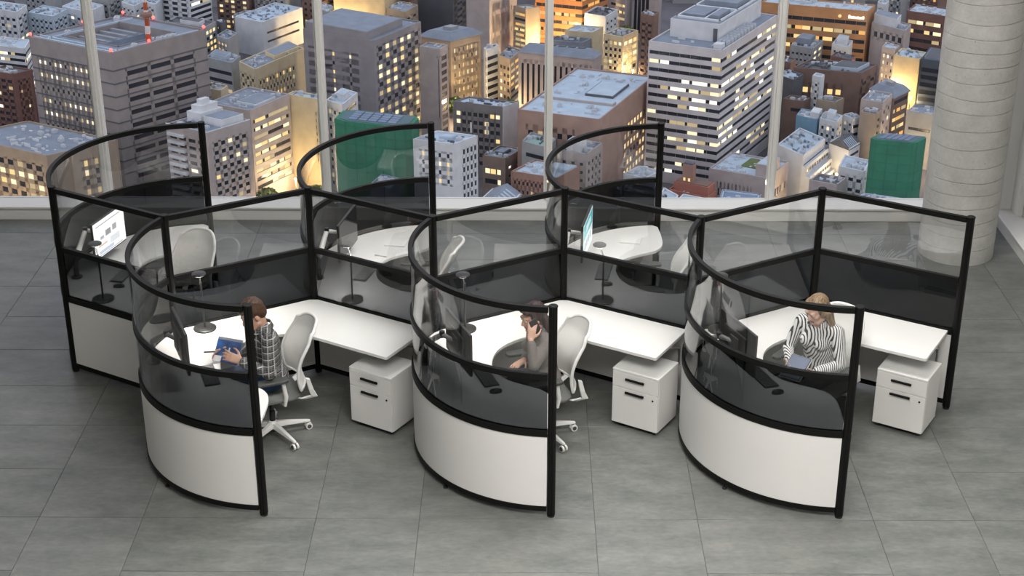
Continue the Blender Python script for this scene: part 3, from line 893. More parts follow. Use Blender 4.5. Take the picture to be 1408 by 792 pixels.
def hair_mat(name, c1, c2, sc=(90, 90, 8)):
    m, nt, b = new_mat(name)
    tc = nd(nt, 'ShaderNodeTexCoord'); mp = nd(nt, 'ShaderNodeMapping'); mp.inputs['Scale'].default_value = sc
    nz = nd(nt, 'ShaderNodeTexNoise'); nz.inputs['Scale'].default_value = 1.0; nz.inputs['Detail'].default_value = 4
    rp = nd(nt, 'ShaderNodeValToRGB'); rp.color_ramp.elements[0].color = (*c1, 1); rp.color_ramp.elements[1].color = (*c2, 1)
    rp.color_ramp.elements[0].position = 0.35; rp.color_ramp.elements[1].position = 0.65
    nt.links.new(tc.outputs['Object'], mp.inputs[0]); nt.links.new(mp.outputs[0], nz.inputs['Vector'])
    nt.links.new(nz.outputs['Fac'], rp.inputs[0]); nt.links.new(rp.outputs[0], b.inputs['Base Color'])
    b.inputs['Roughness'].default_value = 0.5
    bp = nd(nt, 'ShaderNodeBump'); bp.inputs['Strength'].default_value = 0.6; bp.inputs['Distance'].default_value = 0.01
    nt.links.new(nz.outputs['Fac'], bp.inputs['Height']); nt.links.new(bp.outputs[0], b.inputs['Normal'])
    return m
M_hair_br = hair_mat('short_brown_hair', (0.035, 0.016, 0.008), (0.10, 0.048, 0.024), (120, 120, 60))
M_hair_dk = hair_mat('dark_brown_hair', (0.012, 0.006, 0.006), (0.05, 0.022, 0.018))
M_hair_bl = hair_mat('dark_blonde_hair', (0.10, 0.06, 0.032), (0.34, 0.23, 0.13))
M_eye = mat('eye_white', (0.75, 0.74, 0.72), 0.25); M_iris = mat('dark_iris', (0.03, 0.02, 0.015), 0.2)
M_lip_m = mat('lips_pale', (0.42, 0.20, 0.16), 0.5); M_lip_f = mat('lips_rose', (0.48, 0.13, 0.12), 0.4)

def hand(mb, wrist, d, palm, side, curl=0.6, scale=1.0, spread=0.12, thumb_in=0.5):
    """palm with four unequal bent fingers and a thumb from its side. d: wrist->knuckles, palm: palm normal, side: direction of the thumb"""
    W = Vector(wrist); d = Vector(d).normalized(); pn_ = Vector(palm); pn_ = (pn_ - d * pn_.dot(d)).normalized()
    sd = Vector(side); sd = (sd - d * sd.dot(d) - pn_ * sd.dot(pn_)).normalized()
    k = scale
    for t in (-1.5, -.5, .5, 1.5):
        mb.cap(W + d * .012 * k + sd * t * .011 * k, W + d * .085 * k + sd * t * .0185 * k, .015 * k, .0115 * k, 8)
    for i, (ln, t) in enumerate(((.070, 1.5), (.079, .5), (.073, -.5), (.057, -1.5))):
        p = W + d * .088 * k + sd * t * .0185 * k
        a = 0.35 * curl
        dirv = d + sd * t * spread
        for q, f in enumerate((.42, .32, .26)):
            ang_ = a + curl * 0.62 * q
            v = (dirv * cos(ang_) + pn_ * sin(ang_)).normalized()
            e = p + v * ln * f * k * 1.15
            mb.cap(p, e, (.0092 - .0009 * q) * k, (.0086 - .0009 * q) * k, 8); p = e
    p = W + d * .022 * k + sd * .024 * k
    for q, (ln, r) in enumerate(((.040, .0125), (.032, .0105), (.026, .009))):
        v = (sd * (.75 - .28 * q) + d * (.62 + .15 * q) + pn_ * (thumb_in * (.35 + .25 * q))).normalized()
        e = p + v * ln * k; mb.cap(p, e, r * k, (r - .001) * k, 8); p = e

def rotm(yaw, pitch, roll=0.0):
    """head turn: yaw to the left, pitch down"""
    return Matrix.Rotation(yaw, 3, 'Z') @ Matrix.Rotation(pitch, 3, 'Y') @ Matrix.Rotation(roll, 3, 'X')
def head_solid(mb, c, R, fem):
    c = Vector(c)
    def E(p, r): mb.ell(c + R @ Vector(p), r, 16, 11, R)
    def K(p, q, a, b_): mb.cap(c + R @ Vector(p), c + R @ Vector(q), a, b_, 10)
    s = .95 if fem else 1.0
    E((-.012, 0, .028), (.098 * s, .077 * s, .092 * s)); E((.028, 0, -.028), (.068 * s, .062 * s, .082 * s)); E((.04, 0, -.075), (.048 * s, .044 * s, .042 * s))
    E((.072 * s, 0, -.102 * s), (.022, .024, .018))
    for y in (-1, 1):
        E((.052, y * .040, -.022), (.030, .022, .024)); E((.075, y * .030, .022), (.022, .026, .011))
        E((-.004, y * .080 * s, -.008), (.018, .009, .030)); K((.01, y * .050, -.07), (.055, y * .030, -.092), .022, .020)
    K((.090 * s, 0, .008), (.108 * s, 0, -.030), .0085, .0125)
    for y in (-1, 1): E((.099 * s, y * .011, -.034), (.010, .008, .007))
    K((.084 * s, -.016, -.062), (.084 * s, .016, -.062), .0085, .0085); K((.082 * s, -.012, -.072), (.082 * s, .012, -.072), .0085, .0085)
def face_parts(root, c, R, fem, brow_m):
    c = Vector(c); s = .95 if fem else 1.0
    for y in (-1, 1):
        p = c + R @ Vector((.083 * s, y * .031, .004))
        e = MB().ell(p, (.0115, .0135, .0085), 12, 8, R).build('eye', M_eye, root, smooth=True)
        MB().ell(c + R @ Vector((.0925 * s, y * .031, .001)), (.0035, .006, .006), 10, 6, R).build('iris', M_iris, e, smooth=True)
        MB().cap(c + R @ Vector((.094 * s, y * .014, .024)), c + R @ Vector((.084 * s, y * .048, .027)), .0040, .0026, 8).build('eyebrow', brow_m, root, smooth=True)
    ml = M_lip_f if fem else M_lip_m
    mb = MB(); mb.cap(c + R @ Vector((.0885 * s, -.019, -.0635)), c + R @ Vector((.0885 * s, .019, -.0635)), .0052, .0052, 8); mb.cap(c + R @ Vector((.0875 * s, -.014, -.0715)), c + R @ Vector((.0875 * s, .014, -.0715)), .0056, .0056, 8)
    mb.build('lips', ml, root, smooth=True)
def limb(mb, pts, rs, seg=12):
    for i in range(len(pts) - 1): mb.cap(pts[i], pts[i + 1], rs[i], rs[i + 1], seg)
def foot(mb, ankle, fwd, k=1.0, pad=0.0):
    a = Vector(ankle); f = Vector(fwd).normalized()
    mb.cap(a + Vector((0, 0, -.035)) - f * .03, a + Vector((0, 0, -.045)) + f * .13 * k, .034 + pad, .026 + pad, 10)
    mb.cap(a, a + Vector((0, 0, -.04)), .034 + pad, .034 + pad, 10)
def mirror(p): return Vector((p[0], -p[1], p[2]))

def person(name_label, loc, heading, sp):
    root = thing('person', name_label, 'person', loc, radians(heading))
    V = Vector
    fem = sp['fem']; sw = sp['sw']
    hip, waist, chest, neck, head = (V(sp[k]) for k in ('hip', 'waist', 'chest', 'neck', 'head'))
    R = rotm(*sp['turn'])
    body = MB()
    # torso of the body, inside the clothes
    ty = .135 if fem else .16
    def torso(mb, g):
        mb.ell(hip + V((-.015, 0, .01)), (.115 + g, .165 + g + (.01 if fem else 0), .095 + g)); mb.ell(hip * .5 + waist * .5, (.105 + g, ty + .005 + g, .11 + g)); mb.ell(waist, (.098 + g, ty - .01 + g, .12 + g))
        mb.ell(waist * .5 + chest * .5, (.105 + g, ty + .005 + g, .13 + g)); mb.ell(chest, (.11 + g, ty + .015 + g, .125 + g))
        for s in (1, -1):
            sh = V((sp['sh'][0], s * sw, sp['sh'][2]))
            mb.cap(chest + V((0, s * .08, .05)), sh + V((0, -s * .02, -.005)), .075 + g, .058 + g)
            mb.cap(neck + V((-.01, s * .02, -.01)), sh + V((-.005, -s * .03, .012)), .042 + g, .044 + g)
            if fem: mb.ell(chest + V((.075, s * .065, -.02)), (.055 + g * .5, .055 + g * .5, .055 + g * .5))
    torso(body, -.014)
    body.cap(neck + V((0, 0, -.03)), head + R @ V((-.018, 0, -.06)), .050 if fem else .058, .047 if fem else .056)
    head_solid(body, head, R, fem)
    aU, aF = (.040, .028) if fem else (.047, .033)
    top = MB(); torso(top, .008)
    for s, side in ((1, 'L'), (-1, 'R')):
        sh = V((sp['sh'][0], s * sw, sp['sh'][2])); el, wr = V(sp['el' + side]), V(sp['wr' + side])
        limb(body, [sh, el, wr], [aU, aU * .82, aF * .78])
        cuff = el.lerp(wr, sp.get('cuff', .93))
        limb(top, [sh, sh.lerp(el, .55), el], [aU + .020, aU + .014, aU * .82 + .014])
        limb(top, [el, cuff], [aU * .82 + .014, aF + .012])
        hd = sp['hand' + side]
        hand(body, wr, *hd, scale=.94 if fem else 1.02)
    legs = MB(); gl = .011
    for s, side in ((1, 'L'), (-1, 'R')):
        hp = hip + V((.02, s * .085, -.005)); kn, an = V(sp['kn' + side]), V(sp['an' + side])
        tr = .074 if fem else .078
        limb(body, [hp, hp.lerp(kn, .5), kn, kn.lerp(an, .35), an], [tr, tr * .86, .052, .050, .034])
        foot(body, an, sp['ft' + side])
        if sp['lower'] == 'trousers':
            limb(legs, [hp, hp.lerp(kn, .5), kn, kn.lerp(an, .35), an + V((0, 0, .02))], [tr + .016, tr * .86 + .014, .052 + .014, .050 + .016, .034 + .022])
        else:
            q = hp.lerp(kn, .78)
            limb(legs, [hp, hp.lerp(kn, .5), q], [tr + .018, tr * .86 + .022, .072])
    if sp['lower'] == 'skirt':
        legs.cap(hip + V((.1, 0, 0)), V(sp['knL']).lerp(V(sp['knR']), .5).lerp(hip, .35), .085, .075)
    legs.ell(hip + V((-.01, 0, .0)), (.125, .178, .088))
    fuse('body', body, sp['skin'], root, .0058, 4)
    o = fuse('trousers' if sp['lower'] == 'trousers' else 'skirt', legs, sp['lower_m'], root, .008, 6)
    # open neck: cut of the top stays below the collar
    o = fuse('shirt' if sp['top'] != 'blazer' else 'blazer', top, sp['top_m'], root, .0068, 5)
    for s, side in ((1, 'L'), (-1, 'R')):
        shm = MB(); foot(shm, sp['an' + side], sp['ft' + side], 1.05, .008); fuse('shoe', shm, M_shoe, root, .006, 4)
    # collar: two folded flaps round the neck
    col = MB()
    n = 18; inner = []; 
    ax = (head - neck).normalized()
    pts = []
    for k in range(n + 1):
        a = radians(38) + radians(284) * k / n
        r = V((cos(a) * (.074 if not fem else .068), sin(a) * (.074 if not fem else .068), 0))
        base = neck + r + V((.0, 0, .022 - .045 * max(0, cos(a)))); pts.append(base)
    vs = []
    for p in pts:
        out = (p - neck); out.z = 0; out.normalize()
        vs += [p + V((0, 0, .016)), p + out * .007 + V((0, 0, .018)), p + out * .026 + V((0, 0, -.022)), p + out * .016 + V((0, 0, -.024))]
    fs = [(i * 4 + j, (i + 1) * 4 + j, (i + 1) * 4 + (j + 1) % 4, i * 4 + (j + 1) % 4) for i in range(n) for j in range(4)] + [(0, 1, 2, 3), (4 * n + 3, 4 * n + 2, 4 * n + 1, 4 * n)]
    col.add(vs, fs).build('collar', sp['top_m'], root, smooth=True)
    face_parts(root, head, R, fem, sp['hair_m'])
    hb = MB(); sp['hair'](hb, head, R, neck)
    fuse('hair', hb, sp['hair_m'], root, .0062, 3)
    return root

def hair_short(mb, c, R, neck):
    E = lambda p, r: mb.ell(c + R @ Vector(p), r, 16, 11, R)
    E((-.030, 0, .046), (.090, .081, .084)); E((-.055, 0, .0), (.060, .074, .075)); E((.030, 0, .085), (.058, .062, .038)); E((.055, 0, .082), (.036, .055, .028))
    E((-.02, .062, .03), (.05, .022, .05)); E((-.02, -.062, .03), (.05, .022, .05))
    rnd = random.Random(5)
    for k in range(46):
        a, e = rnd.uniform(0, 2 * pi), rnd.uniform(.25, 1.4)
        p = Vector((-.02 + .088 * cos(a) * cos(e), .078 * sin(a) * cos(e), .05 + .082 * sin(e)))
        if p.x > .06: p.z = max(p.z, .09)
        E(p, (.016, .014, .013))
def hair_dark(mb, c, R, neck):
    E = lambda p, r: mb.ell(c + R @ Vector(p), r, 16, 11, R)
    E((-.026, 0, .040), (.094, .083, .088)); E((-.055, 0, -.01), (.062, .080, .085)); E((.035, .030, .078), (.055, .045, .036)); E((.035, -.035, .076), (.055, .045, .036))
    for y in (1, -1): E((.0, y * .066, .01), (.046, .020, .062)); 
    for y in (-.06, -.03, 0, .03, .06):
        a = c + R @ Vector((-.075, y, -.03)); b_ = Vector((neck.x - .095, y * 1.25, neck.z - .05)); e = Vector((neck.x - .115, y * 1.3, neck.z - .17))
        mb.cap(a, b_, .038, .034, 10); mb.cap(b_, e, .034, .016, 10)
def hair_blonde(mb, c, R, neck):
    E = lambda p, r: mb.ell(c + R @ Vector(p), r, 16, 11, R)
    E((-.024, 0, .040), (.093, .082, .087)); E((-.05, 0, -.01), (.062, .079, .085)); E((.018, .036, .080), (.048, .040, .032)); E((.018, -.036, .078), (.048, .038, .032))
    E((-.006, .068, .0), (.046, .019, .072)); E((-.01, -.066, .01), (.042, .018, .060))
    for (y, x) in ((.085, -.02), (.070, -.05), (.05, -.08), (.015, -.095), (-.03, -.095), (-.06, -.07)):
        a = c + R @ Vector((x, y * .95, -.03)); b_ = Vector((neck.x + x * .9 - .01, y * 1.5, neck.z - .06)); e = Vector((neck.x + x * .9 + (.02 if y > .04 else -.02), y * 1.75, neck.z - .20))
        mb.cap(a, b_, .028, .028, 10); mb.cap(b_, e, .028, .012, 10)

def seat_at(k, dx=0.0):
    x, y, hd, _ = chair_spots[k]
    return (x + dx * cos(radians(hd)), y + dx * sin(radians(hd)), 0), hd
M_skin1 = skin_mat('skin_fair', (0.58, 0.34, 0.25)); M_skin2 = skin_mat('skin_warm', (0.62, 0.37, 0.27)); M_skin3 = skin_mat('skin_light', (0.62, 0.39, 0.30))
loc, hd = seat_at(0, -.02)
man = person('man with short brown hair in a checked shirt and jeans reading a blue brochure', loc, hd, dict(
    fem=False, sw=.178, hip=(0, 0, .565), waist=(.015, 0, .705), chest=(.035, 0, .868), neck=(.055, 0, 1.01), head=(.112, 0, 1.128), turn=(.10, .50),
    sh=(.035, 0, .953), elL=(.075, .255, .715), wrL=(.265, .155, .815), elR=(.10, -.25, .715), wrR=(.325, -.085, .800), cuff=.90,
    handL=((.75, -.45, .30), (-.25, -.75, -.5), (.2, .1, 1), .55), handR=((.75, .35, .25), (-.2, .8, -.4), (.2, 0, 1), .55),
    knL=(.40, .125, .555), knR=(.40, -.125, .555), anL=(.36, .13, .09), anR=(.40, -.12, .09), ftL=(1, .1, 0), ftR=(1, -.1, 0),
    lower='trousers', lower_m=M_jeans, top='shirt', top_m=M_plaid, skin=M_skin1, hair_m=M_hair_br, hair=hair_short))
loc1, hd1 = seat_at(1, -.03)
person('dark-haired woman in a grey-brown blazer holding a phone to her ear', loc1, hd1, dict(
    fem=True, sw=.155, hip=(0, 0, .56), waist=(.0, 0, .695), chest=(.03, 0, .845), neck=(.05, 0, .985), head=(.092, 0, 1.105), turn=(.12, .22),
    sh=(.03, 0, .93), elL=(.165, .235, .80), wrL=(.165, .150, .985), elR=(.03, -.225, .715), wrR=(.14, -.07, .695), cuff=.80,
    handL=((-.22, -.25, .95), (-.30, -.85, -.2), (-.9, .2, -.3), .75), handR=((.8, .5, -.05), (0, 0, -1), (.3, .9, .2), .35),
    knL=(.375, .045, .655), knR=(.36, -.07, .545), anL=(.47, -.06, .235), anR=(.33, -.10, .09), ftL=(.85, -.1, -.45), ftR=(1, 0, 0),
    lower='skirt', lower_m=M_skirt, top='blazer', top_m=M_blazer, skin=M_skin2, hair_m=M_hair_dk, hair=hair_dark))
loc2, hd2 = seat_at(2, -.02)
person('blonde woman in a black and white striped blouse looking down at a tablet', loc2, hd2, dict(
    fem=True, sw=.162, hip=(0, 0, .56), waist=(.005, 0, .71), chest=(.03, 0, .875), neck=(.05, 0, 1.022), head=(.098, .0, 1.142), turn=(-.25, .42),
    sh=(.035, 0, .965), elL=(.085, .245, .725), wrL=(.275, .125, .690), elR=(.085, -.245, .715), wrR=(.285, -.095, .700), cuff=.88,
    handL=((.8, -.5, .1), (-.1, -.55, .8), (.5, .2, .8), .5), handR=((.8, .45, .1), (-.1, .55, .8), (.5, -.2, .8), .5),
    knL=(.39, .10, .555), knR=(.39, -.10, .555), anL=(.34, .09, .09), anR=(.38, -.10, .09), ftL=(1, .1, 0), ftR=(1, -.1, 0),
    lower='trousers', lower_m=M_slacks, top='shirt', top_m=M_stripe, skin=M_skin3, hair_m=M_hair_bl, hair=hair_blonde))

def held(name, label, cat, base, heading, lp, yaw, tilt):
    """a held thing: local x across, local y up the page"""
    t = thing(name, label, cat)
    M = Matrix.Translation(base) @ Matrix.Rotation(radians(heading), 4, 'Z') @ Matrix.Translation(lp) @ Matrix.Rotation(yaw, 4, 'Z') @ Matrix.Rotation(tilt, 4, 'Y')
    t.matrix_world = M
    return t
def brochure_mat():
    m, nt, b = new_mat('blue_brochure_print')
    tc = nd(nt, 'ShaderNodeTexCoord'); sp = nd(nt, 'ShaderNodeSeparateXYZ'); nt.links.new(tc.outputs['Object'], sp.inputs[0])
    wv = nd(nt, 'ShaderNodeTexNoise'); wv.inputs['Scale'].default_value = 9; nt.links.new(tc.outputs['Object'], wv.inputs['Vector'])
    rp = nd(nt, 'ShaderNodeValToRGB'); e = rp.color_ramp.elements
    e[0].position = .35; e[0].color = (.004, .02, .10, 1); e[1].position = .68; e[1].color = (.02, .16, .55, 1)
    nt.links.new(wv.outputs['Fac'], rp.inputs[0])
    band = math_n(nt, 'MULTIPLY', math_n(nt, 'GREATER_THAN', sp.outputs[1], .082), 1.0)
    line = math_n(nt, 'MULTIPLY', math_n(nt, 'LESS_THAN', math_n(nt, 'ABSOLUTE', math_n(nt, 'ADD', sp.outputs[0], -.01)), .006), math_n(nt, 'LESS_THAN', math_n(nt, 'ABSOLUTE', math_n(nt, 'ADD', sp.outputs[1], .02)), .045))
    m1 = nd(nt, 'ShaderNodeMixRGB'); nt.links.new(band, m1.inputs[0]); nt.links.new(rp.outputs[0], m1.inputs[1]); m1.inputs[2].default_value = (.30, .33, .36, 1)
    m2 = nd(nt, 'ShaderNodeMixRGB'); nt.links.new(line, m2.inputs[0]); nt.links.new(m1.outputs[0], m2.inputs[1]); m2.inputs[2].default_value = (.55, .70, .85, 1)
    nt.links.new(m2.outputs[0], b.inputs['Base Color']); b.inputs['Roughness'].default_value = .35
    return m
M_bro = brochure_mat()
bk = thing('brochure', 'blue brochure held open in the hands of the man in the checked shirt', 'brochure')
BK = Matrix(((0.985, 0.10, 0.14, 1.632), (-0.17, 0.70, -0.69, -1.235), (-0.03, 0.70, 0.71, 0.842), (0, 0, 0, 1)))
bk.matrix_world = BK
MB().obox((-.100, -.105, 0), (.200, 0, 0), (0, .21, 0), (0, 0, .003)).build('cover', M_bro, bk)
MB().obox((-.097, -.102, .003), (.194, 0, 0), (0, .204, 0), (0, 0, .0035)).build('printed_page', M_bro, bk)
MB().obox((-.097, -.104, .0066), (.060, 0, 0), (0, .05, 0), (0, 0, .001)).build('page', M_paper, bk)
ph = held('mobile_phone', 'dark mobile phone in the hand of the woman in the blazer', 'phone', loc1, hd1, (.115, .118, 1.075), 0.15, radians(24))
MB().box(-.007 + .0, .007, -.004, .004, -.07, .07).v
MB().box(-.034, .034, -.0045, .0045, -.07, .07).build('case', M_blackp, ph, bevel=.003)
MB().box(-.030, .030, -.0052, -.0045, -.062, .062).build('screen', M_off, ph)
tb = held('tablet', 'tablet with a blue picture held by the woman in the striped blouse', 'tablet', loc2, hd2, (.375, .015, .735), 0.1, radians(-152))
M_tabscr = emit('tablet_blue_picture', (.12, .22, .50), .35)
MB().box(-.115, .115, -.085, .085, -.004, .004).build('body', M_blackp, tb, bevel=.003)
MB().box(-.105, .105, -.076, .076, -.0052, -.004).build('screen', M_tabscr, tb)
MB().box(-.120, .120, -.090, .090, .004, .0065).build('cover', mat('pale_tablet_cover', (.5, .55, .62), .5), tb)

